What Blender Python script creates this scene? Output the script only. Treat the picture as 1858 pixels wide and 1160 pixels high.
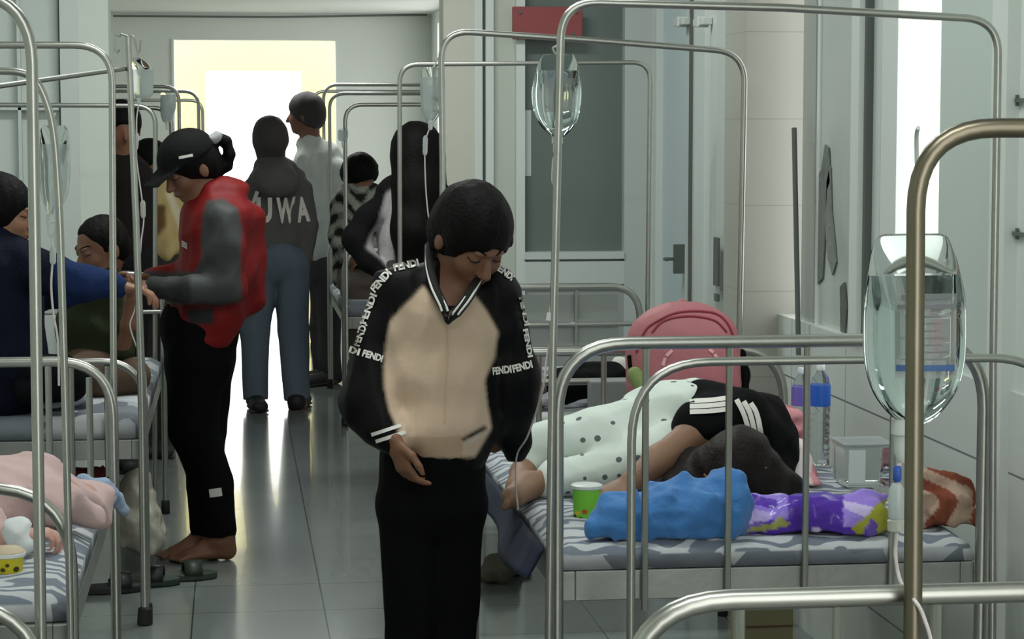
import bpy, bmesh, math, random
import numpy as np
from mathutils import Vector, Matrix
from mathutils.bvhtree import BVHTree
random.seed(7)
scene = bpy.context.scene
COL = scene.collection
for o in list(bpy.data.objects):
    bpy.data.objects.remove(o)
# ------------------------------------------------------------------ camera
F = 4000.0                                    # focal length in pixels of the 1858 px wide frame
PHI = math.atan(340.0 / F)                    # pitch down
PSI = math.atan(509.0 * math.cos(PHI) / F)    # yaw right
CAM = Vector((0, 0, 1.5))
cp, sp, cy, sy = math.cos(PHI), math.sin(PHI), math.cos(PSI), math.sin(PSI)
FW = Vector((sy * cp, cy * cp, -sp)); RT = Vector((cy, -sy, 0)); UP = Vector((sy * sp, cy * sp, cp))
cd = bpy.data.cameras.new('camera'); cam = bpy.data.objects.new('camera', cd); COL.objects.link(cam)
cd.sensor_width = 36; cd.lens = 36 * F / 1858; cd.clip_start = .05; cd.clip_end = 200
M3 = Matrix((RT, UP, -FW)).transposed()
cam.matrix_world = Matrix.Translation(CAM) @ M3.to_4x4()
scene.camera = cam
# ------------------------------------------------------------------ world, lights, exposure
w = bpy.data.worlds.new('world'); scene.world = w; w.use_nodes = True
w.node_tree.nodes['Background'].inputs[0].default_value = (.98, 1.0, .965, 1)
w.node_tree.nodes['Background'].inputs[1].default_value = 3.2
scene.view_settings.view_transform = 'Standard'; scene.view_settings.look = 'None'
scene.view_settings.gamma = 1; scene.view_settings.use_curve_mapping = False
scene.view_settings.exposure = 0.0

def area(name, loc, rot, sx, sy_, power, col=(1, 1, 1)):
    l = bpy.data.lights.new(name, 'AREA'); l.shape = 'RECTANGLE'; l.size = sx; l.size_y = sy_
    l.energy = power; l.color = col
    o = bpy.data.objects.new(name, l); COL.objects.link(o); o.location = loc; o.rotation_euler = rot
    return o
# unseen fill lights added under both ceilings to brighten walls and recess
for yy, pw in ((1.5, 22), (4.6, 27), (7.6, 46)):
    area('ceiling_fill_light', (.3, yy, 3.1), (0, 0, 0), 1.2, .3, pw, (.95, 1, .97))
area('far_ceiling_fill_light', (.3, 13.5, 2.5), (0, 0, 0), 1.2, .3, 36, (.95, 1, .97))

# ------------------------------------------------------------------ pixel <-> world helpers
def ray(px, py):
    return FW + RT * ((px - 929) / F) + UP * ((580 - py) / F)
def W(px, py, Y):
    d = ray(px, py); return CAM + d * (Y / d.y)
def WX(px, py, X):
    d = ray(px, py); return CAM + d * (X / d.x)
def WZ(px, py, Z):
    d = ray(px, py); return CAM + d * ((Z - 1.5) / d.z)
def project(P):           # (N,3) -> (N,2)
    Q = P - np.array(CAM)
    a = Q @ np.array(RT); b = Q @ np.array(UP); c = Q @ np.array(FW)
    return np.stack([929 + F * a / c, 580 - F * b / c], 1)
def SC(Y, px=929):        # pixels per metre on plane Y
    d = ray(px, 580); return F * d.y / Y

def lin(c):
    return tuple(((v / 255) / 12.92 if v / 255 <= .04045 else ((v / 255 + .055) / 1.055) ** 2.4) for v in c)

# ------------------------------------------------------------------ materials
MATS = {}
def mat(name, rgb, rough=.6, metal=0, bump=0, bscale=40, noise=0, nscale=6, coat=0, spec=.5, sheen=0, trans=0, ior=1.45, alpha=1):
    if name in MATS: return MATS[name]
    m = bpy.data.materials.new(name); m.use_nodes = True; nt = m.node_tree
    b = nt.nodes['Principled BSDF']
    c = (*lin(rgb), 1)
    b.inputs['Base Color'].default_value = c
    b.inputs['Roughness'].default_value = rough; b.inputs['Metallic'].default_value = metal
    b.inputs['Coat Weight'].default_value = coat; b.inputs['Specular IOR Level'].default_value = spec
    b.inputs['Sheen Weight'].default_value = sheen
    b.inputs['Transmission Weight'].default_value = trans; b.inputs['IOR'].default_value = ior
    b.inputs['Alpha'].default_value = alpha
    tc = nt.nodes.new('ShaderNodeTexCoord')
    if noise:
        n = nt.nodes.new('ShaderNodeTexNoise'); n.inputs['Scale'].default_value = nscale; n.inputs['Detail'].default_value = 6
        nt.links.new(tc.outputs['Object'], n.inputs['Vector'])
        mx = nt.nodes.new('ShaderNodeMix'); mx.data_type = 'RGBA'
        mx.inputs[6].default_value = tuple(v * (1 - noise) for v in c[:3]) + (1,)
        mx.inputs[7].default_value = tuple(min(1, v * (1 + noise)) for v in c[:3]) + (1,)
        nt.links.new(n.outputs['Fac'], mx.inputs[0]); nt.links.new(mx.outputs[2], b.inputs['Base Color'])
    if bump:
        n2 = nt.nodes.new('ShaderNodeTexNoise'); n2.inputs['Scale'].default_value = bscale; n2.inputs['Detail'].default_value = 4
        nt.links.new(tc.outputs['Object'], n2.inputs['Vector'])
        bp = nt.nodes.new('ShaderNodeBump'); bp.inputs['Strength'].default_value = bump; bp.inputs['Distance'].default_value = .01
        nt.links.new(n2.outputs['Fac'], bp.inputs['Height']); nt.links.new(bp.outputs['Normal'], b.inputs['Normal'])
    MATS[name] = m
    return m

def mat_vcol(name, rough=.85, bump=.25, bscale=60, sheen=0, spec=.12, coat=0):
    m = mat(name, (128, 128, 128), rough, bump=bump, bscale=bscale, sheen=sheen, spec=spec, coat=coat)
    nt = m.node_tree
    if not any(n.type == 'VERTEX_COLOR' for n in nt.nodes):
        a = nt.nodes.new('ShaderNodeVertexColor'); a.layer_name = 'Col'
        nt.links.new(a.outputs['Color'], nt.nodes['Principled BSDF'].inputs['Base Color'])
    return m

STEEL = mat('brushed_stainless_steel', (176, 176, 170), .34, 1, noise=.12, nscale=25)
STEELD = mat('dull_bronze_steel', (128, 120, 104), .36, 1, noise=.12, nscale=20)
STEELB = mat('scratched_sheet_steel', (150, 152, 148), .45, .8, noise=.3, nscale=9, bump=.1)
RUBBER = mat('black_rubber', (25, 24, 24), .7)
SKIN = mat('tanned_skin', (150, 108, 84), .55, bump=.06, bscale=120, noise=.1)
SKIND = mat('deep_tan_skin', (122, 84, 64), .55, bump=.06, bscale=120, noise=.1)
SKINP = mat('rosy_skin', (196, 150, 136), .55, noise=.1)
HAIR = mat('black_hair', (11, 9, 9), .65, bump=.35, bscale=120, spec=.15)
HAIRB = mat('brown_black_hair', (30, 22, 20), .6, bump=.4, bscale=110, spec=.25)
BLACKC = mat('black_cloth', (13, 13, 14), .85, spec=.1, bump=.3, bscale=50)
WHITEP = mat('white_plastic', (225, 228, 225), .35)
EYEW = mat('eye_white', (200, 196, 188), .3)
EYEB = mat('eye_dark', (20, 14, 12), .2)
LIP = mat('lip_skin', (120, 66, 58), .5)

def sheet_mat(name, seed, wave=False):
    """bed sheet: blue grey ground with pale curved wedges, or zebra waves"""
    m = bpy.data.materials.new(name); m.use_nodes = True; nt = m.node_tree; b = nt.nodes['Principled BSDF']
    b.inputs['Roughness'].default_value = .8
    tc = nt.nodes.new('ShaderNodeTexCoord'); mp = nt.nodes.new('ShaderNodeMapping')
    mp.inputs['Location'].default_value = (seed, seed * .7, 0); nt.links.new(tc.outputs['Object'], mp.inputs['Vector'])
    cr = nt.nodes.new('ShaderNodeValToRGB'); cr.color_ramp.interpolation = 'CONSTANT'
    v = nt.nodes.new('ShaderNodeTexVoronoi'); v.inputs['Scale'].default_value = 7.5; v.feature = 'F1'; v.distance = 'CHEBYCHEV' if not wave else 'EUCLIDEAN'
    nt.links.new(mp.outputs[0], v.inputs['Vector'])
    nt.links.new(v.outputs['Color'], cr.inputs['Fac'])
    e = cr.color_ramp.elements
    e[0].position = 0; e[0].color = (*lin((104, 109, 118)), 1)
    e[1].position = .42; e[1].color = (*lin((160, 163, 168)), 1)
    x = e.new(.58); x.color = (*lin((116, 121, 129)), 1)
    x = e.new(.72); x.color = (*lin((178, 181, 184)), 1)
    out = cr.outputs['Color']
    wv = nt.nodes.new('ShaderNodeTexWave'); wv.inputs['Scale'].default_value = 5.2; wv.inputs['Distortion'].default_value = 13
    wv.inputs['Detail'].default_value = 1.5; wv.inputs['Detail Scale'].default_value = 1.6; wv.bands_direction = 'Y'
    nt.links.new(mp.outputs[0], wv.inputs['Vector'])
    cw = nt.nodes.new('ShaderNodeValToRGB'); cw.color_ramp.elements[0].position = .38; cw.color_ramp.elements[1].position = .5
    cw.color_ramp.elements[0].color = (*lin((112, 120, 134)), 1); cw.color_ramp.elements[1].color = (*lin((190, 193, 196)), 1)
    nt.links.new(wv.outputs['Fac'], cw.inputs['Fac'])
    mx = nt.nodes.new('ShaderNodeMix'); mx.data_type = 'RGBA'
    nt.links.new(out, mx.inputs[6]); nt.links.new(cw.outputs['Color'], mx.inputs[7])
    if wave:
        sx = nt.nodes.new('ShaderNodeSeparateXYZ'); nt.links.new(tc.outputs['Object'], sx.inputs[0])
        mr = nt.nodes.new('ShaderNodeMapRange'); nt.links.new(sx.outputs['Z'], mr.inputs['Value'])
        mr.inputs['From Min'].default_value = -.022; mr.inputs['From Max'].default_value = -.018
        nt.links.new(mr.outputs[0], mx.inputs[0])
    else:
        mx.inputs[0].default_value = 0
    nt.links.new(mx.outputs[2], b.inputs['Base Color'])
    n2 = nt.nodes.new('ShaderNodeTexNoise'); n2.inputs['Scale'].default_value = 14
    nt.links.new(tc.outputs['Object'], n2.inputs['Vector'])
    bp = nt.nodes.new('ShaderNodeBump'); bp.inputs['Strength'].default_value = .5; bp.inputs['Distance'].default_value = .02
    nt.links.new(n2.outputs['Fac'], bp.inputs['Height']); nt.links.new(bp.outputs['Normal'], b.inputs['Normal'])
    return m

def tile_mat(name, rgb, joint, size, rough, off=(0, 0, 0), axes='XY', jw=.004, noise=.08, coat=0):
    """square tiles with thin joints on the given two object axes"""
    m = bpy.data.materials.new(name); m.use_nodes = True; nt = m.node_tree; b = nt.nodes['Principled BSDF']
    b.inputs['Roughness'].default_value = rough; b.inputs['Coat Weight'].default_value = coat
    tc = nt.nodes.new('ShaderNodeTexCoord'); s = nt.nodes.new('ShaderNodeSeparateXYZ'); nt.links.new(tc.outputs['Object'], s.inputs[0])
    masks = []
    for a, o in zip(axes, off):
        ad = nt.nodes.new('ShaderNodeMath'); ad.operation = 'ADD'; ad.inputs[1].default_value = o + 100 * size[0 if a == axes[0] else 1]
        nt.links.new(s.outputs[a], ad.inputs[0])
        sz = size[0 if a == axes[0] else 1]
        md = nt.nodes.new('ShaderNodeMath'); md.operation = 'MODULO'; md.inputs[1].default_value = sz; nt.links.new(ad.outputs[0], md.inputs[0])
        lt = nt.nodes.new('ShaderNodeMath'); lt.operation = 'LESS_THAN'; lt.inputs[1].default_value = jw; nt.links.new(md.outputs[0], lt.inputs[0])
        masks.append(lt)
    mxm = nt.nodes.new('ShaderNodeMath'); mxm.operation = 'MAXIMUM'
    nt.links.new(masks[0].outputs[0], mxm.inputs[0]); nt.links.new(masks[1].outputs[0], mxm.inputs[1])
    n = nt.nodes.new('ShaderNodeTexNoise'); n.inputs['Scale'].default_value = 2.5; n.inputs['Detail'].default_value = 6
    nt.links.new(tc.outputs['Object'], n.inputs['Vector'])
    c = lin(rgb)
    a_ = nt.nodes.new('ShaderNodeMix'); a_.data_type = 'RGBA'
    a_.inputs[6].default_value = (*[v * (1 - noise) for v in c], 1); a_.inputs[7].default_value = (*[v * (1 + noise) for v in c], 1)
    nt.links.new(n.outputs['Fac'], a_.inputs[0])
    b_ = nt.nodes.new('ShaderNodeMix'); b_.data_type = 'RGBA'; nt.links.new(a_.outputs[2], b_.inputs[6])
    b_.inputs[7].default_value = (*lin(joint), 1); nt.links.new(mxm.outputs[0], b_.inputs[0])
    nt.links.new(b_.outputs[2], b.inputs['Base Color'])
    n3 = nt.nodes.new('ShaderNodeTexNoise'); n3.inputs['Scale'].default_value = 9; nt.links.new(tc.outputs['Object'], n3.inputs['Vector'])
    bp = nt.nodes.new('ShaderNodeBump'); bp.inputs['Strength'].default_value = .12; bp.inputs['Distance'].default_value = .004
    nt.links.new(n3.outputs['Fac'], bp.inputs['Height']); nt.links.new(bp.outputs['Normal'], b.inputs['Normal'])
    return m

# ------------------------------------------------------------------ mesh builder
def tag(o, label=None, cat=None, group=None, kind=None):
    if label: o['label'] = label
    if cat: o['category'] = cat
    if group: o['group'] = group
    if kind: o['kind'] = kind
    return o
def empty(name, loc, label=None, cat=None, group=None):
    o = bpy.data.objects.new(name, None); COL.objects.link(o); o.location = loc; o.empty_display_size = .1
    return tag(o, label, cat, group)

class MB:
    def __init__(s): s.v = []; s.f = []; s.m = []
    def add(s, vs, fs, mi=0):
        n = len(s.v); s.v += [tuple(v) for v in vs]; s.f += [tuple(i + n for i in f) for f in fs]; s.m += [mi] * len(fs); return s
    def box(s, a, b, mi=0):
        x0, y0, z0 = [min(p, q) for p, q in zip(a, b)]; x1, y1, z1 = [max(p, q) for p, q in zip(a, b)]
        vs = [(x0, y0, z0), (x1, y0, z0), (x1, y1, z0), (x0, y1, z0), (x0, y0, z1), (x1, y0, z1), (x1, y1, z1), (x0, y1, z1)]
        return s.add(vs, [(0, 3, 2, 1), (4, 5, 6, 7), (0, 1, 5, 4), (1, 2, 6, 5), (2, 3, 7, 6), (3, 0, 4, 7)], mi)
    def tube(s, pts, r, n=10, caps=True, mi=0, sq=None):
        pts = [Vector(p) for p in pts]
        if not isinstance(r, (list, tuple)): r = [r] * len(pts)
        vs = []; fs = []
        t0 = (pts[1] - pts[0]).normalized()
        a = Vector((0, 0, 1)) if abs(t0.z) < .9 else Vector((0, 1, 0))
        nrm = t0.cross(a).normalized()
        for i, p in enumerate(pts):
            if i == 0: t = pts[1] - p
            elif i == len(pts) - 1: t = p - pts[i - 1]
            else: t = (pts[i + 1] - p).normalized() + (p - pts[i - 1]).normalized()
            t.normalize()
            nrm = (nrm - t * nrm.dot(t)).normalized(); bn = t.cross(nrm)
            for k in range(n):
                an = 2 * math.pi * k / n
                vs.append(p + (nrm * math.cos(an) + bn * math.sin(an)) * r[i])
        for i in range(len(pts) - 1):
            for k in range(n):
                a0 = i * n + k; a1 = i * n + (k + 1) % n
                fs.append((a0, a1, a1 + n, a0 + n))
        if caps:
            fs.append(tuple(range(n))[::-1]); fs.append(tuple(range((len(pts) - 1) * n, len(pts) * n)))
        return s.add(vs, fs, mi)
    def loft(s, secs, n=24, mi=0, caps=True):
        """secs: list of (centre, rx, ry, ux, uy)"""
        vs = []; fs = []
        for c, rx, ry, ux, uy in secs:
            for k in range(n):
                a = 2 * math.pi * k / n
                vs.append(Vector(c) + Vector(ux) * (rx * math.cos(a)) + Vector(uy) * (ry * math.sin(a)))
        for i in range(len(secs) - 1):
            for k in range(n):
                a0 = i * n + k; a1 = i * n + (k + 1) % n
                fs.append((a0, a1, a1 + n, a0 + n))
        if caps:
            fs.append(tuple(range(n))[::-1]); fs.append(tuple(range((len(secs) - 1) * n, len(secs) * n)))
        return s.add(vs, fs, mi)
    def lathe(s, prof, c, n=24, mi=0):
        c = Vector(c)
        return s.loft([(c + Vector((0, 0, z)), r, r, (1, 0, 0), (0, 1, 0)) for r, z in prof], n, mi)
    def prism(s, poly, axis_pts, mi=0):
        """poly: list of world Vectors (planar), extruded by vector axis_pts"""
        n = len(poly); e = Vector(axis_pts)
        vs = [Vector(p) for p in poly] + [Vector(p) + e for p in poly]
        fs = [tuple(range(n))[::-1], tuple(range(n, 2 * n))] + [(i, (i + 1) % n, n + (i + 1) % n, n + i) for i in range(n)]
        return s.add(vs, fs, mi)
    def build(s, name, mats, parent=None, smooth=True, bevel=0, local=True):
        me = bpy.data.meshes.new(name)
        vs = np.array([tuple(v) for v in s.v], float)
        org = np.zeros(3)
        if parent is None and local:
            org = np.array([(vs[:, 0].min() + vs[:, 0].max()) / 2, (vs[:, 1].min() + vs[:, 1].max()) / 2, vs[:, 2].min()])
        elif parent is not None:
            org = np.array(wloc(parent))
        me.from_pydata((vs - org).tolist(), [], s.f)
        o = bpy.data.objects.new(name, me); COL.objects.link(o)
        for m in (mats if isinstance(mats, (list, tuple)) else [mats]): me.materials.append(m)
        me.polygons.foreach_set('material_index', s.m)
        bm = bmesh.new(); bm.from_mesh(me); bmesh.ops.recalc_face_normals(bm, faces=bm.faces); bm.to_mesh(me); bm.free()
        if parent is None: o.location = org
        else: o.parent = parent
        if smooth:
            me.polygons.foreach_set('use_smooth', [True] * len(me.polygons))
            try: me.set_sharp_from_angle(angle=math.radians(40))
            except Exception: pass
        if bevel:
            md = o.modifiers.new('bevel', 'BEVEL'); md.width = bevel; md.segments = 2; md.limit_method = 'ANGLE'
        return o
def wloc(o):
    l = Vector(o.location); p = o.parent
    while p: l += p.location; p = p.parent
    return l
def fillet(pts, r, n=7):
    """round the inner corners of a polyline; r number or list"""
    pts = [Vector(p) for p in pts]; out = [pts[0]]
    for i in range(1, len(pts) - 1):
        ri = r[i - 1] if isinstance(r, (list, tuple)) else r
        a = pts[i - 1] - pts[i]; b = pts[i + 1] - pts[i]
        if ri <= 0: out.append(pts[i]); continue
        half = a.angle(b) / 2
        d = min(ri / max(math.tan(half), .2), a.length * .49 if i > 1 else a.length * .95, b.length * .49 if i < len(pts) - 2 else b.length * .95)
        p0 = pts[i] + a.normalized() * d; p1 = pts[i] + b.normalized() * d
        for k in range(n + 1):
            t = k / n
            # circular-like blend
            q = p0 * (1 - t) ** 2 + pts[i] * 2 * t * (1 - t) + p1 * t * t
            arc = p0.lerp(p1, t)
            out.append(q.lerp(arc, -.12 * math.sin(math.pi * t)) if False else q)
    out.append(pts[-1]); return out
def spline(pts, n=8):
    pts = [Vector(p) for p in pts]; P = [pts[0] * 2 - pts[1]] + pts + [pts[-1] * 2 - pts[-2]]; out = []
    for i in range(1, len(P) - 2):
        for k in range(n):
            t = k / n
            out.append(.5 * ((2 * P[i]) + (P[i + 1] - P[i - 1]) * t + (2 * P[i - 1] - 5 * P[i] + 4 * P[i + 1] - P[i + 2]) * t * t + (3 * P[i] - P[i - 1] - 3 * P[i + 1] + P[i + 2]) * t ** 3))
    out.append(pts[-1]); return out

# ------------------------------------------------------------------ signed distance modelling (organic shapes)
class SDF:
    def __init__(s, h): s.h = h; s.ops = []
    def cone(s, a, b, ra, rb=None, k=.02, sub=False):
        s.ops.append(('c', np.array(a, float), np.array(b, float), ra, ra if rb is None else rb, k, sub)); return s
    def econe(s, a, b, ra, rb, xdir, k=.03, sub=False):     # ra=(rx,ry)
        s.ops.append(('e', np.array(a, float), np.array(b, float), ra, rb, np.array(xdir, float), k, sub)); return s
    def ell(s, c, r, R=None, k=.02, sub=False):
        s.ops.append(('l', np.array(c, float), np.array(r, float), np.eye(3) if R is None else np.array(R, float), k, sub)); return s
    def half(s, p, n): s.ops.append(('h', np.array(p, float), np.array(n, float))); return s   # remove the side n points to
    def chain(s, pts, rs, k=.02):
        for i in range(len(pts) - 1): s.cone(pts[i], pts[i + 1], rs[i], rs[i + 1], k)
        return s
    def bounds(s):
        lo = np.full(3, 1e9); hi = -lo
        for o in s.ops:
            if o[0] == 'h' or o[-1] is True: continue
            if o[0] == 'c': L = np.minimum(o[1], o[2]) - max(o[3], o[4]); H = np.maximum(o[1], o[2]) + max(o[3], o[4])
            elif o[0] == 'e':
                r = max(max(o[3]), max(o[4])); L = np.minimum(o[1], o[2]) - r; H = np.maximum(o[1], o[2]) + r
            else: r = max(o[2]); L = o[1] - r; H = o[1] + r
            lo = np.minimum(lo, L); hi = np.maximum(hi, H)
        return lo - .03, hi + .03
    def mesh(s, disp=None, carve=None):
        h = s.h; lo, hi = s.bounds(); n = np.ceil((hi - lo) / h).astype(int) + 1
        D = np.full(tuple(n), .06, np.float32)
        def sub(L, H):
            i0 = np.clip(np.floor((L - lo) / h).astype(int), 0, n - 1); i1 = np.clip(np.ceil((H - lo) / h).astype(int) + 1, 1, n)
            g = np.meshgrid(*[lo[a] + h * np.arange(i0[a], i1[a]) for a in range(3)], indexing='ij')
            return tuple(slice(i0[a], i1[a]) for a in range(3)), np.stack(g, -1).astype(np.float32)
        for o in s.ops:
            if o[0] == 'h':
                sl, P = sub(lo, hi); D = np.maximum(D, (P - o[1]) @ o[2] / np.linalg.norm(o[2])); continue
            m = .055
            if o[0] == 'c':
                _, a, b, ra, rb, k, sb = o; r = max(ra, rb)
                sl, P = sub(np.minimum(a, b) - r - m, np.maximum(a, b) + r + m)
                ba = b - a; L2 = max(ba @ ba, 1e-9); t = np.clip((P - a) @ ba / L2, 0, 1)
                d = np.linalg.norm(P - a - t[..., None] * ba, axis=-1) - (ra + (rb - ra) * t)
            elif o[0] == 'e':
                _, a, b, ra, rb, x, k, sb = o; r = max(max(ra), max(rb))
                sl, P = sub(np.minimum(a, b) - r - m, np.maximum(a, b) + r + m)
                ba = b - a; L = np.linalg.norm(ba); ax = ba / L; x = x - ax * (x @ ax); x /= np.linalg.norm(x); y = np.cross(ax, x)
                tt = (P - a) @ ax / L; t = np.clip(tt, 0, 1)
                rx = ra[0] + (rb[0] - ra[0]) * t; ry = ra[1] + (rb[1] - ra[1]) * t
                q = P - a - t[..., None] * ba; u = q @ x; v = q @ y; wv = q @ ax
                rm = np.minimum(rx, ry)
                kk = np.sqrt((u / rx) ** 2 + (v / ry) ** 2 + (wv / rm) ** 2)
                k2 = np.sqrt((u / rx ** 2) ** 2 + (v / ry ** 2) ** 2 + (wv / rm ** 2) ** 2) + 1e-6
                d = kk * (kk - 1) / k2
                d = np.where(kk < .05, -rm, d)
            else:
                _, c, r, R, k, sb = o; rr = max(r)
                sl, P = sub(c - rr - m, c + rr + m)
                q = (P - c) @ R.T
                k0 = np.linalg.norm(q / r, axis=-1); k1 = np.linalg.norm(q / r ** 2, axis=-1) + 1e-6
                d = k0 * (k0 - 1) / k1; d = np.where(k0 < .05, -min(r), d)
            A = D[sl]
            if sb:
                kq = max(k, 1e-4); hh = np.maximum(kq - np.abs(A + d), 0) / kq
                D[sl] = np.maximum(A, -d) + hh * hh * kq * .25
            else:
                kq = max(k, 1e-4); hh = np.maximum(kq - np.abs(A - d), 0) / kq
                D[sl] = np.minimum(A, d) - hh * hh * kq * .25
        if disp is not None or carve is not None:
            band = np.abs(D) < .05; I = np.argwhere(band); P = lo + I * h
            if disp is not None: D[band] += disp(P)
            if carve is not None: D[band] = np.maximum(D[band], carve(P))
        D[0] = D[-1] = .05; D[:, 0] = D[:, -1] = .05; D[:, :, 0] = D[:, :, -1] = .05
        return surface_nets(D, lo, h)

def surface_nets(D, lo, h):
    S = D < 0; n = np.array(D.shape)
    c = [S[i:n[0] - 1 + i, j:n[1] - 1 + j, k:n[2] - 1 + k] for i in (0, 1) for j in (0, 1) for k in (0, 1)]
    cnt = sum(x.astype(np.int8) for x in c); act = (cnt > 0) & (cnt < 8)
    idx = np.argwhere(act); ID = np.full(act.shape, -1, np.int64); ID[act] = np.arange(len(idx))
    acc = np.zeros((len(idx), 3)); num = np.zeros(len(idx))
    for ax in range(3):
        o1, o2 = [a for a in range(3) if a != ax]
        for u in (0, 1):
            for v in (0, 1):
                off = np.zeros(3, int); off[o1] = u; off[o2] = v; off2 = off.copy(); off2[ax] = 1
                p = idx + off; q = idx + off2
                a = D[p[:, 0], p[:, 1], p[:, 2]]; b = D[q[:, 0], q[:, 1], q[:, 2]]
                cr = (a < 0) != (b < 0); t = np.where(cr, a / np.where(cr, a - b, 1), 0)
                pos = p.astype(float); pos[:, ax] += t
                acc[cr] += pos[cr]; num[cr] += 1
    V = lo + h * acc / num[:, None]
    faces = []
    for ax in range(3):
        o1, o2 = [(1, 2), (2, 0), (0, 1)][ax]
        sl0 = [slice(0, None)] * 3; sl1 = [slice(0, None)] * 3; sl0[ax] = slice(0, n[ax] - 1); sl1[ax] = slice(1, n[ax])
        a = S[tuple(sl0)]; b = S[tuple(sl1)]
        E = np.argwhere(a != b); E = E[(E[:, o1] > 0) & (E[:, o2] > 0) & (E[:, o1] < n[o1] - 1) & (E[:, o2] < n[o2] - 1)]
        sg = a[E[:, 0], E[:, 1], E[:, 2]]
        def cell(d1, d2):
            q = E.copy(); q[:, o1] += d1; q[:, o2] += d2; return ID[q[:, 0], q[:, 1], q[:, 2]]
        Q = np.stack([cell(-1, -1), cell(0, -1), cell(0, 0), cell(-1, 0)], 1)
        Q[~sg] = Q[~sg][:, ::-1]; faces.append(Q)
    return V, np.concatenate(faces)

def np_mesh(name, V, Fq, material, parent=None, color=None, relax=2):
    # light laplacian relax to remove grid stepping
    E = np.concatenate([Fq[:, [0, 1]], Fq[:, [1, 2]], Fq[:, [2, 3]], Fq[:, [3, 0]]])
    for _ in range(relax):
        S_ = np.zeros_like(V); c = np.zeros(len(V))
        np.add.at(S_, E[:, 0], V[E[:, 1]]); np.add.at(c, E[:, 0], 1)
        np.add.at(S_, E[:, 1], V[E[:, 0]]); np.add.at(c, E[:, 1], 1)
        V = V * .5 + .5 * S_ / np.maximum(c, 1)[:, None]
    org = np.array(wloc(parent)) if parent else np.array([(V[:, 0].min() + V[:, 0].max()) / 2, (V[:, 1].min() + V[:, 1].max()) / 2, V[:, 2].min()])
    me = bpy.data.meshes.new(name); nv, nf = len(V), len(Fq)
    me.vertices.add(nv); me.vertices.foreach_set('co', (V - org).astype(np.float32).ravel())
    me.loops.add(nf * 4); me.polygons.add(nf)
    me.loops.foreach_set('vertex_index', Fq.astype(np.int32).ravel())
    me.polygons.foreach_set('loop_start', np.arange(0, nf * 4, 4, dtype=np.int32))
    me.polygons.foreach_set('use_smooth', np.ones(nf, bool)); me.update(calc_edges=True); me.validate()
    if color is not None:
        C = color(V); C = C if C.shape[1] == 4 else np.concatenate([C, np.ones((nv, 1))], 1)
        at = me.color_attributes.new('Col', 'FLOAT_COLOR', 'POINT'); at.data.foreach_set('color', C.astype(np.float32).ravel())
    me.materials.append(material)
    o = bpy.data.objects.new(name, me); COL.objects.link(o)
    if parent: o.parent = parent
    else: o.location = org
    o['_v'] = 0; del o['_v']
    return o, V, Fq

def folds(amp, freq, seed=0, stretch=(1, 1, 1), n=9):
    rs = np.random.RandomState(seed); K = rs.normal(size=(n, 3)); K /= np.linalg.norm(K, axis=1)[:, None]
    K = K * np.array(stretch) * (freq * (.5 + rs.rand(n))[:, None]); ph = rs.rand(n) * 6.28
    def f(P):
        s_ = np.zeros(len(P))
        warp = .35 * np.sin(P @ K[0] * .7 + ph[0])[:, None]
        for i in range(n): s_ += np.abs(np.sin(P @ K[i] + ph[i] + warp[:, 0] * 2)) - .64
        return amp * s_ / math.sqrt(n) * 1.6
    return f
def inpoly(uv, poly):
    x, y = uv[:, 0], uv[:, 1]; r = np.zeros(len(x), bool); j = len(poly) - 1
    for i in range(len(poly)):
        xi, yi = poly[i]; xj, yj = poly[j]
        c = ((yi > y) != (yj > y)) & (x < (xj - xi) * (y - yi) / ((yj - yi) if yj != yi else 1e-9) + xi)
        r ^= c; j = i
    return r
def blob(name, S, material, parent=None, disp=None, color=None, carve=None, relax=2):
    V, Fq = S.mesh(disp, carve); return np_mesh(name, V, Fq, material, parent, color, relax)

# text laid on a surface: pixel baseline a->b, letter height hp, on bvh built from V,F
FONTCACHE = {}
def text2d(s):
    if s in FONTCACHE: return FONTCACHE[s]
    c = bpy.data.curves.new('t', 'FONT'); c.body = s; c.size = 1; c.resolution_u = 3; c.offset = .045
    o = bpy.data.objects.new('t', c); COL.objects.link(o); bpy.context.view_layer.update()
    me = o.to_mesh(); v = [tuple(x.co[:2]) for x in me.vertices]; f = [tuple(p.vertices) for p in me.polygons]
    o.to_mesh_clear(); bpy.data.objects.remove(o); bpy.data.curves.remove(c)
    xs = [p[0] for p in v]; ys = [p[1] for p in v]; w_ = max(xs) - min(xs); h_ = max(ys) - min(ys)
    v = [((x - min(xs)) / w_, (y - min(ys)) / h_) for x, y in v]
    FONTCACHE[s] = (v, f); return v, f
def decal(name, items, bvh, material, parent, off=.0025):
    """items: (text, (ax,ay), (bx,by), height_px); text None = plain strip"""
    mb = MB()
    for tx, a, b, hp in items:
        if tx is None:
            nx = 8; v = [(i / nx, j) for i in range(nx + 1) for j in (0, 1)]; f = [(2 * i, 2 * i + 2, 2 * i + 3, 2 * i + 1) for i in range(nx)]
        else: v, f = text2d(tx)
        d = Vector((b[0] - a[0], b[1] - a[1])); L = d.length; d.normalize(); nn = Vector((d.y, -d.x))
        vs = []; ok = True; last = None
        for u, t in v:
            p = Vector(a) + d * (u * L) + nn * (t * hp)
            r = ray(p.x, p.y).normalized(); hit = bvh.ray_cast(CAM, r)
            if hit[0] is None:
                if last is None: ok = False; break
                vs.append(CAM + r * last); continue
            last = (hit[0] - CAM).length
            vs.append(hit[0] + hit[1] * off)
        if ok: mb.add(vs, f)
    if not mb.v: return None
    o = mb.build(name, material, parent, smooth=False)
    return o
def bvh_of(V, Fq): return BVHTree.FromPolygons([tuple(v) for v in V], [tuple(int(i) for i in f) for f in Fq])
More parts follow.
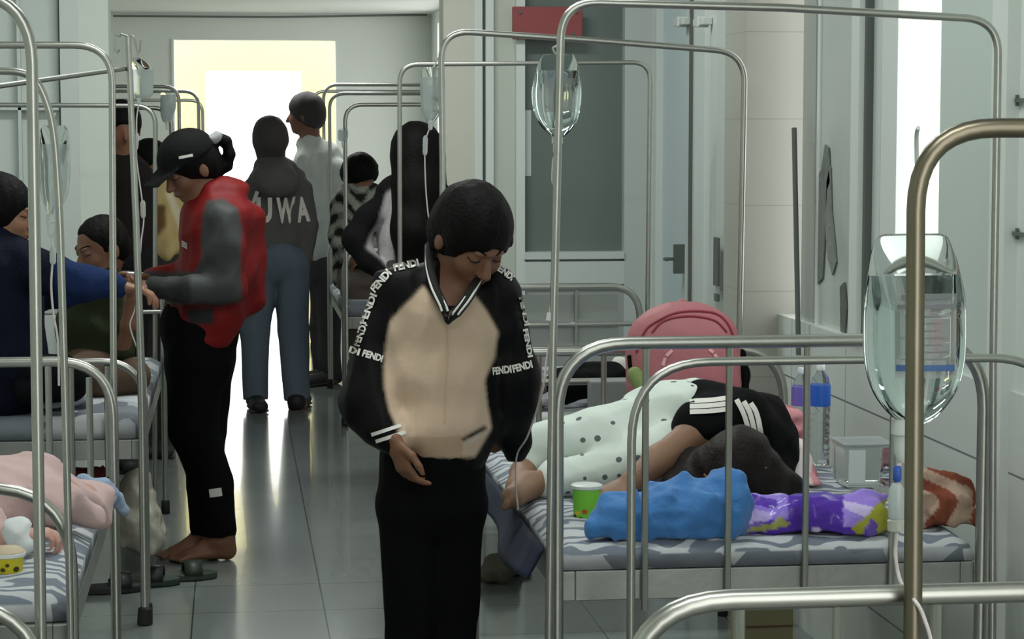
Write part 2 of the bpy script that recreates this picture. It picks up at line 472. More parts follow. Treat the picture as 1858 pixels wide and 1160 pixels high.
# ================================================================== THE SETTING
def S(name, mb, m, **k):
    o = mb.build(name, m, None, smooth=False, **k); o['kind'] = 'structure'; return o
FLOORM = tile_mat('floor_tile', (122, 128, 125), (62, 66, 64), (.41, .41), .17, (.003, .1), 'XY', .005, .1, coat=.25)
WALLP = mat('pale_grey_green_paint', (216, 222, 214), .7, noise=.05, nscale=2, bump=.05)
WALLE = mat('white_plaster', (214, 218, 213), .8, noise=.04, nscale=2)
BEIGE = tile_mat('beige_pillar_tile', (160, 160, 152), (140, 139, 131), (.6, .27), .35, (.3, .08), 'XZ', .003, .05)
GREYT = tile_mat('grey_wall_tile', (206, 212, 207), (110, 114, 112), (.6, .265), .3, (.2, .05), 'YZ', .005, .05)
ALU = mat('aluminium_frame', (206, 212, 208), .4, .1)
ALUL = mat('white_enamel_frame', (214, 220, 216), .4)
ALUD = mat('grey_seal', (92, 98, 94), .5)
FROST = mat('frosted_glass', (208, 216, 211), .35, noise=.05, nscale=3)
FROSTB = mat('bluish_frosted_glass', (200, 216, 220), .3, noise=.05, nscale=3)
DARKG = mat('dark_window_glass', (112, 121, 117), .12, spec=.6, noise=.15, nscale=1.5)
CEIL = mat('ceiling_paint', (200, 204, 200), .8)
EMPV = mat('cream_render', (255, 238, 160), .9)
f = MB(); f.box((-1.35, -3, -.05), (1.95, 9.6, 0)); f.box((-1.4, 9.6, -.05), (1.9, 20.2, 0)); S('floor', f, FLOORM)
# near ceiling z 3.25, far ceiling 2.55
S('ceiling', MB().box((-1.45, -.4, 3.25), (1.95, 9.62, 3.35)), CEIL)
S('ceiling_far', MB().box((-1.45, 9.6, 2.56), (1.9, 20.2, 2.66)), CEIL)
S('wall_left', MB().box((-1.42, -.4, 0), (-1.32, 9.6, 3.25)).box((-1.42, 9.6, 0), (-1.32, 20.2, 2.6)), WALLP)
S('back_light_screen', MB().box((-1.45, -.5, 0), (.35, -.4, 3.3)), WALLP)  # partial screen added behind the camera, unseen, to keep light off the foreground
# end wall with bright door opening
e0 = W(315, 72, 20); e1 = W(609, 72, 20)
m = MB(); m.box((-1.42, 20, 0), (e0.x, 20.2, 2.6)); m.box((e1.x, 20, 0), (1.95, 20.2, 2.6)); m.box((e0.x, 20, e0.z), (e1.x, 20.2, 2.6))
S('wall_end', m, WALLE)
# porch outside the end door: cream walls with a wide open arch, lit by the sky
m = MB(); g0 = W(372, 128, 22); g1 = W(548, 128, 22)
m.box((e0.x - .5, 22, 0), (g0.x, 22.15, 2.9)); m.box((g1.x, 22, 0), (e1.x + .5, 22.15, 2.9)); m.box((g0.x, 22, g0.z), (g1.x, 22.15, 2.9))
S('wall_porch', m, EMPV)
S('floor_porch', MB().box((-1.6, 20.2, -.05), (2, 24, 0)), FLOORM)
S('trim_1', MB().box((e0.x - .02, 19.985, 0), (e0.x, 20, e0.z)).box((e1.x, 19.985, 0), (e1.x + .02, 20, e0.z)), ALUL)
# cross wall of the portal at Y = 9.5 : left side panels
def vb(mb, x0, x1, Y, y0=None, y1=None, t=.06, mi=0, dy=0, z0=None, z1=None):
    """vertical slab facing the camera between two picture columns on plane Y"""
    a = W(x0, 600, Y); b = W(x1, 600, Y)
    if z0 is None: z0 = 0 if y1 is None else W((x0 + x1) / 2, y1, Y).z
    if z1 is None: z1 = 3.25 if y0 is None else W((x0 + x1) / 2, y0, Y).z
    return mb.box((a.x, Y + dy, z0), (b.x, Y + t, z1), mi)
YC = 9.5
xl = W(205, 500, YC).x; xr = W(806, 500, YC).x
S('wall_portal_left', vb(MB(), 150, 205, YC, t=.2), BEIGE if False else WALLP)
S('trim_2', vb(MB(), 118, 150, YC, t=.3, dy=-.02), ALU)
S('trim_3', vb(MB(), 114, 118, YC, t=.3, dy=.02), ALUD)
o = MB(); a = W(114, 600, YC); o.box((-1.32, YC + .05, 0), (a.x, YC + .1, 3.25)); S('window_1', o, FROST)
S('trim_4', vb(MB(), 40, 46, YC, dy=0).box((-1.32, YC, W(60, 195, YC).z), (a.x, YC + .05, W(60, 200, YC).z)), ALU)
m = MB(); m.box((xl, YC + .02, 2.56), (xr, YC + .18, 3.24)); S('wall_portal_top', m, WALLP)
# right cross wall
S('wall_portal_right', vb(MB(), 806, 862, YC, t=.2), mat('beige_plaster', (205, 204, 192), .6, noise=.04))
S('trim_5', vb(MB(), 862, 876, YC, dy=.0, t=.1), ALUL)
S('trim_6', vb(MB(), 876, 882, YC, dy=.03, t=.1), ALUD)
S('trim_7', vb(MB(), 882, 896, YC, dy=0, t=.1), ALUL)
S('window_2', vb(MB(), 896, 936, YC, dy=.04, t=.1), mat('beige_grey_glass', (196, 200, 190), .2))
S('trim_8', vb(MB(), 936, 952, YC, dy=-.01, t=.1), ALUL)
dk = vb(MB(), 950, 1131, YC, y1=457, dy=.05, t=.1); S('window_3', dk, DARKG)
S('trim_9', vb(MB(), 1131, 1180, YC, dy=-.01, t=.1), mat('grey_enamel', (192, 197, 194), .45))
m = vb(MB(), 950, 1131, YC, y0=457, y1=470, dy=-.02); vb(m, 950, 1131, YC, y0=470, y1=474, dy=.03); vb(m, 950, 1131, YC, y0=474, y1=516, dy=-.01)
S('trim_10', m, ALU)
m = vb(MB(), 950, 1131, YC, y0=516, dy=.02); S('wall_portal_dado', m, mat('grey_board', (165, 169, 166), .6))
# pale strip added in place of a reflection in the dark window
S('reflection_strip', vb(MB(), 952, 966, YC, y0=200, y1=320, dy=.045, t=.05), ALUL)
# red notice board above
a = W(930, 12, YC - .03); b = W(1056, 72, YC - .03)
o = MB().box((a.x, YC - .045, b.z), (b.x, YC - .012, a.z)); o = o.build('notice_board', mat('dull_red_board', (150, 74, 76), .6, noise=.06), bevel=.004, smooth=False)
tag(o, 'dull red rectangular board fixed high above the dark window', 'sign board')
for q_ in ((944, 22), (1040, 62), (1044, 22), (944, 60)):
    c = W(q_[0], q_[1], YC - .045)
    MB().tube([(c.x, YC - .044, c.z), (c.x, YC - .052, c.z)], .008, 10).build('screw', ALUD, o)
# far right room wall with a tall daylight window near its end
yA, yB = WX(781, 300, 1.8).y, 19.9
m = MB(); yq = WX(790, 300, 1.8).y
m.box((1.8, YC + .5, 0), (1.9, 17.6, 2.6)); m.box((1.8, 17.6, 0), (1.9, 19.4, .3)); m.box((1.8, 17.6, 2.45), (1.9, 19.4, 2.6)); m.box((1.8, 19.4, 0), (1.9, 20.2, 2.6))
S('wall_right_far', m, WALLE)
S('trim_11', MB().box((1.79, 18.45, .3), (1.86, 18.52, 2.45)).box((1.79, 17.6, 1.3), (1.86, 19.4, 1.35)), ALUL)
# recessed side wall (X = 1.82) between pillar and cross wall: door panels and frames
XR = 1.82
def sb(mb, x0, x1, X, zr=(0, 3.25), t=.1, dx=0, mi=0):
    """slab on a side wall plane X between two picture columns"""
    y0 = WX(x0, 600, X).y; y1 = WX(x1, 600, X).y
    return mb.box((X + dx, y0, zr[0]), (X + t, y1, zr[1]), mi)
S('door_1', sb(MB(), 1188, 1246, XR, dx=.03), FROSTB)
S('trim_12', sb(MB(), 1180.5, 1188, XR), ALUL)
m = sb(MB(), 1246, 1262, XR, dx=-.01); S('trim_13', m, ALU)
S('trim_14', sb(MB(), 1256, 1259, XR, dx=-.02), ALUD)
S('door_2', sb(MB(), 1262, 1290, XR, dx=.03), FROST)
S('trim_15', sb(MB(), 1290, 1302, XR, dx=-.01), ALU)
S('door_3', sb(MB(), 1302, 1345, XR, dx=.03), FROST)
m = MB(); y1 = WX(1345, 600, XR).y
m.box((XR + .0, 6.7, 0), (XR + .1, y1, 3.25)); S('wall_right_recess', m, WALLP)
# two door closers / latch blocks up high on the frames
for k, px in enumerate((1252, 1289)):
    c = WX(px, 40, XR)
    o = MB().box((XR - .05, c.y - .09, c.z - .014), (XR - .012, c.y + .09, c.z + .014)).box((XR - .055, c.y - .02, c.z - .02), (XR - .01, c.y + .02, c.z + .02)).build('door_latch', ALU, smooth=False, bevel=.003)
    tag(o, ['grey bolt latch high on the narrow door frame beside the bluish panel', 'grey bolt latch high on the door frame nearer the tiled pillar'][k], 'door latch')
# tiled pillar
a = W(1350, 600, 6.75); S('wall_pillar', MB().box((a.x, 6.75, 0), (1.95, 7.05, 3.25)), BEIGE)
XN = 1.70
yp = 6.75
# near side wall bays on plane X = XN : lower dado, upper glass doors and the open bright gap
GAP = (1632, 1684)
yg1, yg0 = WX(GAP[0], 300, XN).y, WX(GAP[1], 300, XN).y
DZ = .93
m = MB(); m.box((XN, -.4, 0), (XN + .12, yp, DZ)); S('wall_right_dado', m, GREYT)
S('window_5', sb(MB(), 1441, 1463, XN, (DZ, 3.25), dx=.02), mat('dim_grey_glass', (150, 157, 152), .2))
S('trim_16', sb(MB(), 1463, 1468, XN, (DZ, 3.25), dx=.024), ALUL)
S('window_6', sb(MB(), 1468, 1548, XN, (DZ, 3.25), dx=.03), mat('grey_glass', (184, 191, 186), .2, noise=.06))
S('trim_17', sb(MB(), 1548, 1562, XN, (DZ, 3.25), dx=-.015), ALUL)
S('trim_22', sb(MB(), 1562, 1566, XN, (DZ, 3.25), dx=.0), ALUD)
S('window_8', sb(MB(), 1566, 1596, XN, (DZ, 3.25), dx=.02), FROST)
S('trim_18', sb(MB(), 1596, 1603, XN, (DZ, 3.25), dx=-.005), ALUD)
S('trim_19', sb(MB(), 1603, 1632, XN, (DZ, 3.25), dx=-.015), ALUL)
S('window_9', sb(MB(), 1685, 1800, XN, (DZ, 3.25), dx=.02), mat('pale_frosted_glass', (196, 208, 202), .3, noise=.04, nscale=3))
S('trim_20', sb(MB(), 1800, 1806, XN, (0, 3.25), dx=-.01), ALUD)
S('trim_21', sb(MB(), 1806, 1834, XN, (0, 3.25), dx=-.02), ALUL)
y9 = WX(1834, 600, XN).y
S('door_4', MB().box((XN + .01, 2.6, 0), (XN + .1, y9, 3.25)), mat('white_door_enamel', (214, 222, 216), .45, noise=.03))
S('wall_right_near', MB().box((XN, -.4, DZ), (XN + .12, 2.6, 3.25)), WALLP)
# hinges on the white door
for k, py in enumerate((182, 425)):
    c = WX(1848, py, XN)
    o = MB().box((XN - .002, c.y - .05, c.z - .004), (XN + .012, c.y + .05, c.z + .004)).tube([(XN + .004, c.y + .02, c.z - .012), (XN + .004, c.y + .02, c.z + .012)], .004).build('hinge', ALUD, bpy.data.objects['door_4'], smooth=False)
# peeling sun film on the grey glass
def film(name, poly, label, col, X=XN + .028):
    mb = MB(); P = [WX(x, y, X) for x, y in poly]
    for p in P: p.x = X
    mb.prism(P, (-.004, 0, 0)); o = mb.build(name, mat(name + str(col[0]), col, .5, noise=.35, nscale=40, bump=.4), smooth=False); tag(o, label, 'window film')
film('peeled_film', [(1466, 352), (1480, 330), (1492, 308), (1499, 262), (1505, 268), (1508, 330), (1503, 345), (1499, 420), (1494, 505), (1480, 522), (1466, 512), (1464, 430)], 'mottled grey film remnant peeling off the window beside the tiled pillar', (112, 116, 112))
film('peeled_film', [(1502, 330), (1508, 300), (1510, 380), (1516, 440), (1519, 475), (1512, 500), (1504, 470), (1500, 420)], 'thin curled grey film strip hanging down the window glass', (128, 132, 128))
film('peeled_film', [(1526, 520), (1534, 512), (1538, 560), (1534, 610), (1527, 600)], 'short dark film shred on the frame near the large drip bag', (96, 100, 96), XN + .028)
# slim dark edge post next to the pillar
p0, p1 = WX(1441, 232, XN - .03), WX(1449, 645, XN - .03)
o = MB().tube([p0, Vector((p1.x, p1.y, p1.z))], .008, 8).build('door_bar', ALUD); tag(o, 'slim dark vertical bar standing beside the tiled pillar', 'bar')
# dark vertical scar pieces on the far recess frames
def scar(x0, y0, x1, y1, nm, X=XR - .012):
    a = WX(x0, y0, X); b = WX(x1, y1, X)
    o = MB().box((X, a.y, a.z), (X - .01, b.y, b.z)).build(nm, ALUD, bpy.data.objects['door_3'], smooth=False, bevel=.002)
scar(1299, 430, 1306, 520, 'handle_plate')
scar(1312, 455, 1318, 530, 'handle_plate')
scar(1300, 532, 1306, 548, 'lock')
o = MB(); a = WX(1240, 470, XR + .02); o.box((XR - .02, a.y - .015, a.z - .06), (XR + .03, a.y + .015, a.z + .06)); o.tube([(XR - .02, a.y, a.z), (XR - .06, a.y, a.z), (XR - .06, a.y - .06, a.z)], .007, 8)
o.build('handle', ALUD, bpy.data.objects['door_1'])
# thin tube added to draw the dark line where end wall meets ceiling
o = MB().tube([W(205, 29, 19.95), W(500, 31, 19.95), W(775, 27, 19.95)], .009, 8).build('ceiling_line', mat('ceiling_line_grey', (100, 104, 100), .6)); tag(o, 'thin grey line added along the ceiling junction of the far end wall', 'ceiling_line')
# ================================================================== BEDS
def bed_end(parent, name, xl, xr, Y, z, r, R, bars, bz, name_bar='bar', rb=None, panel=None, feet=True, mtl=None, zbot=.0):
    mtl = mtl or STEEL
    path = fillet([(xl, Y, zbot + .015), (xl, Y, z), (xr, Y, z), (xr, Y, zbot + .015)], R, 9)
    o = MB().tube(path, r, 12).build(name, mtl, parent)
    for x in bars:
        zt = z - r * .5
        for xx in (xl, xr):
            if abs(x - xx) < R: zt = min(zt, z - R + math.sqrt(max(R * R - (R - abs(x - xx)) ** 2, 0)) - r)
        MB().tube([(x, Y, bz), (x, Y, zt)], rb or r * .6, 8).build(name_bar, mtl, o)
    if feet:
        for x in (xl, xr):
            MB().lathe([(r * 1.3, 0), (r * 1.5, .003), (r * 1.45, .05), (r * 1.2, .055)], (x, Y, 0), 12).build('rubber_foot', RUBBER, o)
    return o
def hoop(parent, pts, R, r=.0085, mtl=None, name='drip_hoop'):
    return MB().tube(fillet(pts, R, 9), r, 10).build(name, mtl or STEEL, parent)
def sheet(name, x0, x1, y0, y1, z0, z1, mt, label, droop=None, group=None):
    """mattress with rounded edges"""
    mb = MB(); nx, ny = 26, 40; vs = []; fs = []
    rs = np.random.RandomState(int(abs(x0) * 100) + 3)
    ph = rs.rand(6) * 6
    def top(i, j):
        u = i / nx; v = j / ny; x = x0 + (x1 - x0) * u; y = y0 + (y1 - y0) * v
        e = min(u, 1 - u) * (x1 - x0); f_ = min(v, 1 - v) * (y1 - y0)
        rr = .018; dz = 0
        if e < rr: dz -= rr * (1 - math.sqrt(max(0, 1 - ((rr - e) / rr) ** 2)))
        if f_ < rr: dz -= rr * (1 - math.sqrt(max(0, 1 - ((rr - f_) / rr) ** 2)))
        z = z1 + max(dz, -(z1 - z0) + .004) + .0035 * (math.sin(9 * x + 5 * y + ph[0]) + math.sin(-6 * x + 13 * y + ph[1])) * .6
        return (x, y, z)
    T = [[top(i, j) for j in range(ny + 1)] for i in range(nx + 1)]
    for i in range(nx + 1):
        for j in range(ny + 1): vs.append(T[i][j])
    for i in range(nx):
        for j in range(ny):
            a = i * (ny + 1) + j; fs.append((a, a + ny + 1, a + ny + 2, a + 1))
    ring = [(i, 0) for i in range(nx)] + [(nx, j) for j in range(ny)] + [(i, ny) for i in range(nx, 0, -1)] + [(0, j) for j in range(ny, 0, -1)]
    b0 = len(vs)
    for i, j in ring: vs.append((T[i][j][0], T[i][j][1], z0))
    n = len(ring)
    for k in range(n):
        a = ring[k][0] * (ny + 1) + ring[k][1]; b = ring[(k + 1) % n][0] * (ny + 1) + ring[(k + 1) % n][1]
        fs.append((a, b0 + k, b0 + (k + 1) % n, b) )
    fs.append(tuple(range(b0, b0 + n)))
    # origin at top front left so the pattern switch (object Z) works
    me = bpy.data.meshes.new(name); org = Vector(((x0 + x1) / 2, (y0 + y1) / 2, z1))
    me.from_pydata([tuple(Vector(v) - org) for v in vs], [], fs)
    bm = bmesh.new(); bm.from_mesh(me); bmesh.ops.recalc_face_normals(bm, faces=bm.faces); bm.to_mesh(me); bm.free()
    me.polygons.foreach_set('use_smooth', [True] * len(me.polygons)); me.materials.append(mt)
    o = bpy.data.objects.new(name, me); COL.objects.link(o); o.location = org
    tag(o, label, 'mattress', group); return o
def under(parent, xl, xr, y0, y1, zt, h=.06, t=.03):
    """sheet steel bed deck: side rails, cross rails and a flat pan"""
    m = MB(); m.box((xl + .01, y0 + .012, zt - h), (xl + .01 + t, y1 - .012, zt)); m.box((xr - t - .01, y0 + .012, zt - h), (xr - .01, y1 - .012, zt))
    m.box((xl + .04, y0 + .012, zt - h), (xr - .04, y0 + .012 + t, zt)); m.box((xl + .04, y1 - t - .012, zt - h), (xr - .04, y1 - .012, zt))
    m.box((xl + .03, y0 + .03, zt - .014), (xr - .03, y1 - .03, zt - .006))
    m.build('bed_deck', STEELB, parent, smooth=False, bevel=.002)
    for i in range(1, 4):
        y = y0 + (y1 - y0) * i / 4; MB().box((xl + .04, y - .015, zt - h), (xr - .04, y + .015, zt - .015)).build('slat', STEELB, parent, smooth=False)
BG = 'hospital beds along the ward'
def px(x, y, Y): return W(x, y, Y)
# ---- bed A : right, the patient lies on it
YA = 4.4
ZDK = W(1300, 1033, YA).z; ZTOP = ZDK + .052
xl, xr = W(1011, 800, YA).x, W(1784, 800, YA).x
bedA = empty('hospital_bed', ((xl + xr) / 2, 5.3, 0), 'steel bed on the right carrying the patient in polka dot trousers', 'bed', BG)
zA = W(1300, 621, YA).z
bars = [W(x, 800, YA).x for x in (1171, 1322, 1463, 1620)]
bed_end(bedA, 'footboard', xl, xr, YA, zA, .0135, .145, bars, .52, rb=.0072)
xr2 = xr - .03
bed_end(bedA, 'headboard', xl + .0, xr2, 5.96, W(1100, 637, 5.96).z, .0135, .145, [xl + .18, xl + .36, xl + .54, xl + .72], .5)
under(bedA, xl, xr, YA, 5.96, ZDK, .062)
hoop(bedA, [W(990, 1560, YA - .03), W(1003, 640, YA - .03), W(1019, 3, YA - .03), W(1420, 14, YA - .03), W(1812, 36, YA - .03), W(1802, 640, YA - .03), W(1798, 1560, YA - .03)], [0, .075, 0, .075, 0], .0082)
mtA = sheet('mattress', xl + .0, xr - .01, YA + .015, 5.93, ZDK + .002, ZTOP, sheet_mat('sheet_wave', .3, True), 'thin mattress in blue grey zebra wave sheet under the polka dot trousers', None)
# dark cloth hanging off the left edge of bed A
def hang():
    mb = MB(); vs = []; fs = []; n = 16; mrows = 6
    for i in range(n + 1):
        v = i / n; y = 4.5 + 1.35 * v
        for j in range(mrows + 1):
            u = j / mrows; x = xl - .018 - .035 * u * (1 + .6 * math.sin(9 * v)) ; z = ZTOP - .018 - .075 * u * (.7 + .3 * math.sin(3.1 * v + .5))
            vs.append((x, y, z))
    for i in range(n):
        for j in range(mrows):
            a = i * (mrows + 1) + j; fs.append((a, a + 1, a + mrows + 2, a + mrows + 1))
    mb.add(vs, fs); o = mb.build('blanket', mat('navy_cloth', (36, 42, 62), .9)); md = o.modifiers.new('s', 'SOLIDIFY'); md.thickness = .008
    tag(o, 'dark navy cloth hanging off the aisle side of the right bed', 'blanket')
hang()
# ---- free standing guard rail in front of bed A
YG = 4.18
gl = W(1146, 800, YG).x
g = empty('guard_rail', (gl + .42, YG, 0), 'thin steel end frame standing right before the footboard of the right bed', 'rail')
zG = W(1400, 655, YG).z
path = fillet([(gl, YG, 0.01), (gl, YG, zG), (gl + .87, YG, zG), (gl + .87, YG, 0.01)], .155, 10)
MB().tube(path, .0088, 12).build('frame', STEEL, g)
for x in (1171,):
    pass
MB().tube([(gl, YG, .12), (gl + .87, YG, .12)], .007).build('cross_rail', STEEL, g)
for x in (gl, gl + .87):
    MB().lathe([(.013, 0), (.014, .04), (.011, .045)], (x, YG, 0), 12).build('rubber_foot', RUBBER, g)
# ---- bed Z : nearest, lower right corner, mostly out of the picture
YZ = 2.16
zl, zr = W(1140, 1160, YZ).x, W(1140, 1160, YZ).x + .92
bedZ = empty('hospital_bed', ((zl + zr) / 2, 1.2, 0), 'nearest steel bed, only its end rail and dark hoop in the lower right corner', 'bed', BG)
zz = W(1500, 1084, YZ).z
zb = [W(x, 1120, YZ).x for x in (1332, 1352, 1521, 1541, 1690, 1710)]
bed_end(bedZ, 'headboard', zl, zr, YZ, zz, .0112, .105, [W(x, 1120, YZ).x for x in (1341, 1520, 1698)], .5, rb=.006)
bed_end(bedZ, 'footboard', zl, zr, .35, .75, .0112, .105, [zl + .2, zl + .4, zl + .6], .5)
under(bedZ, zl, zr, .35, YZ, .56, .06)
h0 = YZ - .03
hoop(bedZ, [(W(1655, 1160, h0).x, h0, .02), W(1656, 1160, h0), W(1663, 232, h0), (zr + .1, h0, W(1700, 233, h0).z), (zr + .1, h0, .02)], [0, .082, .08], .0098, STEELD)
# ---- bed C : behind bed A on the right
YCn, YCf = 6.62, 8.05
cl, cr = W(812, 700, YCn).x, W(1345, 700, YCn).x
cl = .62; cr = 1.5
bedC = empty('hospital_bed', ((cl + cr) / 2, 7.3, 0), 'second steel bed on the right, behind the pink backpack', 'bed', BG)
bed_end(bedC, 'footboard', cl, cr, YCn, .74, .011, .12, [cl + .17 * i for i in range(1, 5)], .45, rb=.006)
zc = W(1000, 521, YCf).z
o = bed_end(bedC, 'headboard', cl, cr, YCf, zc, .013, .12, [cl + .2, cl + .42, cl + .64], .45)
MB().tube([(cl, YCf, zc - .14), (cr, YCf, zc - .14)], .009).build('cross_rail', STEEL, bedC)
MB().tube([(cl, YCf, zc - .23), (cr, YCf, zc - .23)], .011).build('cross_rail', STEEL, bedC)
m = MB()
for a_, b_ in ((cl + .03, cl + .4), (cl + .44, cl + .8)):
    m.box((a_, YCf + .01, zc - .12), (b_, YCf + .016, zc - .03)); m.box((a_, YCf + .01, zc - .21), (b_, YCf + .016, zc - .15))
m.build('panel', mat('bed_panel_grey', (160, 164, 160), .5), bedC, smooth=False)
under(bedC, cl, cr, YCn, YCf, .56)
sheet('mattress', cl, cr, YCn + .03, YCf - .03, .562, .64, sheet_mat('sheet_geo_c', 2.2), 'grey patterned mattress of the second right bed, behind the pink backpack')
hoop(bedC, [(cl - .0, YCn - .03, .02), W(803, 300, YCn - .03), W(800, 55, YCn - .03), W(1060, 72, YCn - .03), W(1352, 95, YCn - .03), W(1346, 400, YCn - .03), (W(1335, 600, YCn - .03).x, YCn - .03, .02)], [0, .085, 0, .1, 0], .0095)
hoop(bedC, [(W(725, 600, YCf + .03).x, YCf + .03, .02), W(725, 117, YCf + .03), W(1180, 113, YCf + .03), (W(1172, 600, YCf + .03).x, YCf + .03, .02)], .07, .0085)
# ---- far right beds
def simple_bed(x0, x1, y0, y1, label, zr_=.9, hz=1.74, second=None):
    b = empty('hospital_bed', ((x0 + x1) / 2, (y0 + y1) / 2, 0), label, 'bed', BG)
    bed_end(b, 'footboard', x0, x1, y0, zr_, .012, .12, [x0 + .2 * i for i in range(1, 4)], .45)
    bed_end(b, 'headboard', x0, x1, y1, zr_, .012, .12, [x0 + .2 * i for i in range(1, 4)], .45)
    under(b, x0, x1, y0, y1, .56)
    if hz: hoop(b, [(x0 + .01, y0 - .03, .02), (x0 + .01, y0 - .03, hz), (x1, y0 - .03, hz), (x1, y0 - .03, .02)], .09, .0105)
    if second: hoop(b, [(x0 + .01, y1 + .03, .02), (x0 + .01, y1 + .03, second), (x1, y1 + .03, second), (x1, y1 + .03, .02)], .09, .0105)
    return b
Y1 = 11.2; x = W(622, 220, Y1).x
simple_bed(x, x + .9, Y1, 12.9, 'steel bed in the far room right of the tall man', .9, W(650, 190, Y1).z, W(650, 170, 12.93).z)
Y2 = 13.4; x = W(584, 220, Y2).x
simple_bed(x, x + .9, Y2, 15.2, 'farthest steel bed on the right, near the bright doorway', .9, W(650, 154, Y2).z, W(650, 166, 15.23).z)
sheet('mattress', W(622, 220, Y1).x, W(622, 220, Y1).x + .9, Y1 + .03, 12.87, .562, .63, sheet_mat('sheet_geo_e', 5.1), 'grey mattress of the far right bed beside the tall man')
sheet('mattress', x, x + .9, Y2 + .03, 15.17, .562, .63, sheet_mat('sheet_geo_f', 6.1), 'grey mattress of the farthest right bed near the doorway')
# ---- left beds
LX = -.295
L1n, L1f = 4.04, 5.42
xe = W(131, 1060, L1n).x; xf = W(206, 800, L1f).x
bl = empty('hospital_bed', (LX - .45, 4.7, 0), 'steel bed at lower left with the pink clad patient and yellow cup', 'bed', BG)
bed_end(bl, 'footboard', LX - .9, xe, L1n, W(0, 886, L1n).z, .011, .155, [xe - .3, xe - .15, xe - .45, xe - .6, xe - .75], .52, rb=.006)
bed_end(bl, 'headboard', LX - .9, xf, L1f, W(60, 657, L1f).z, .0125, .14, [W(88, 700, L1f).x, W(-20, 700, L1f).x, W(162, 700, L1f).x], .52, rb=.008)
under(bl, LX - .9, LX, L1n, L1f, .6, .055)
sheet('mattress', LX - .9, LX - .01, L1n + .03, L1f - .02, .602, .655, sheet_mat('sheet_wave_l', 1.3, True), 'blue and white wave patterned mattress under the pink clad patient at left')
_q = L1n - .03
MB().tube([Vector((W(128, 1160, _q).x, _q, .02))] + spline([W(127, 1100, _q), W(120, 800, _q), W(110, 450, _q), W(104, 320, _q), W(97, 240, _q), W(84, 185, _q), W(64, 146, _q), W(38, 132, _q), W(0, 129, _q), W(-60, 129, _q)], 6) + fillet([W(-70, 129, _q), (LX - .9, _q, W(0, 129, _q).z), (LX - .9, _q, .02)], .08)[1:], .0068, 10).build('drip_hoop', STEEL, bl)
hoop(bl, [(W(206, 1100, L1f + .03).x, L1f + .03, .02), W(203, 82, L1f + .03), (LX - .9, L1f + .03, W(0, 84, L1f + .03).z), (LX - .9, L1f + .03, .02)], .09, .0085)
# bed L0 : nearest left
L0 = 3.2
b0 = empty('hospital_bed', (LX - .45, 2.3, 0), 'nearest left bed, seen by its thick hoop and one curved rail corner', 'bed', BG)
x0 = W(73, 1100, L0).x
bed_end(b0, 'headboard', LX - .9, x0 - .0, L0, W(-40, 1098, L0).z, .011, .13, [x0 - .3, x0 - .5], .5)
bed_end(b0, 'footboard', LX - .9, x0, 1.4, .72, .011, .13, [x0 - .3, x0 - .5], .5)
under(b0, LX - .9, x0, 1.4, L0, .56)
hoop(b0, [(W(74, 1160, L0 + .03).x, L0 + .03, .02), W(74, 1150, L0 + .03), W(56, -14, L0 + .03), (LX - .9, L0 + .03, W(0, -14, L0 + .03).z), (LX - .9, L0 + .03, .02)], [0, .1, .09], .0085)
# bed L2
L2n, L2f = 6.78, 8.7
b2 = empty('hospital_bed', (LX - .5, 7.7, 0), 'steel bed on the left where the green shirted child is treated', 'bed', BG)
xb = W(264, 900, L2n).x
bed_end(b2, 'footboard', LX - .92, xb, L2n, W(150, 657, L2n).z, .0115, .13, [W(x, 750, L2n).x for x in (88, 130, 195)], .45, rb=.009)
bed_end(b2, 'headboard', LX - .92, xb, L2f, .95, .0115, .13, [W(x, 430, L2f).x for x in (250, 225, 190)], .45)
MB().tube([(LX - .92, L2f, .8), (xb, L2f, .8)], .009).build('cross_rail', STEEL, b2)
under(b2, LX - .92, xb, L2n, L2f, .56, .06)
sheet('mattress', LX - .92, xb - .01, L2n + .03, L2f - .03, .562, .63, sheet_mat('sheet_geo_l', 3.4), 'blue grey mattress with pale wedges under the treated child')
hoop(b2, [(W(286, 640, L2f).x - .02, L2f + .03, .02), W(282, 192, L2f + .03), (LX - .92, L2f + .03, W(0, 190, L2f + .03).z), (LX - .92, L2f + .03, .02)], .08, .009)
# drip stand with the double hook at the foot of bed L2
st = empty('drip_stand', W(262, 1130, L2n - .12), 'tall steel drip stand with curled double hook before the red jacket', 'drip stand')
ys = L2n - .06
base = W(263, 1120, ys); base.z = .03
MB().tube([base, W(257, 700, ys), W(247, 400, ys), W(232, 66, ys)], [.0125, .0125, .0105, .0085], 12).build('pole', STEEL, st)
MB().tube([W(232, 66, ys), W(240, 64, ys), W(245, 70, ys), W(248, 88, ys), W(251, 97, ys), W(254, 92, ys), W(255, 72, ys)], .0028, 8).build('hook', STEEL, st)
MB().tube([W(232, 66, ys), W(220, 62, ys), W(217, 66, ys), W(209, 62, ys), W(209, 90, ys), W(213, 96, ys), W(217, 90, ys)], .0028, 8).build('hook', STEEL, st)
MB().lathe([(.018, 0), (.024, .004), (.021, .05), (.014, .056)], (base.x, base.y, 0), 14).build('rubber_foot', RUBBER, st)
# sloping bar from the stand to the near left
a = W(230, 124, ys + .02); o = MB().tube([a, W(100, 142, 6.2), W(-60, 164, 5.6)], .0075, 10).build('bracing_bar', STEEL, st)
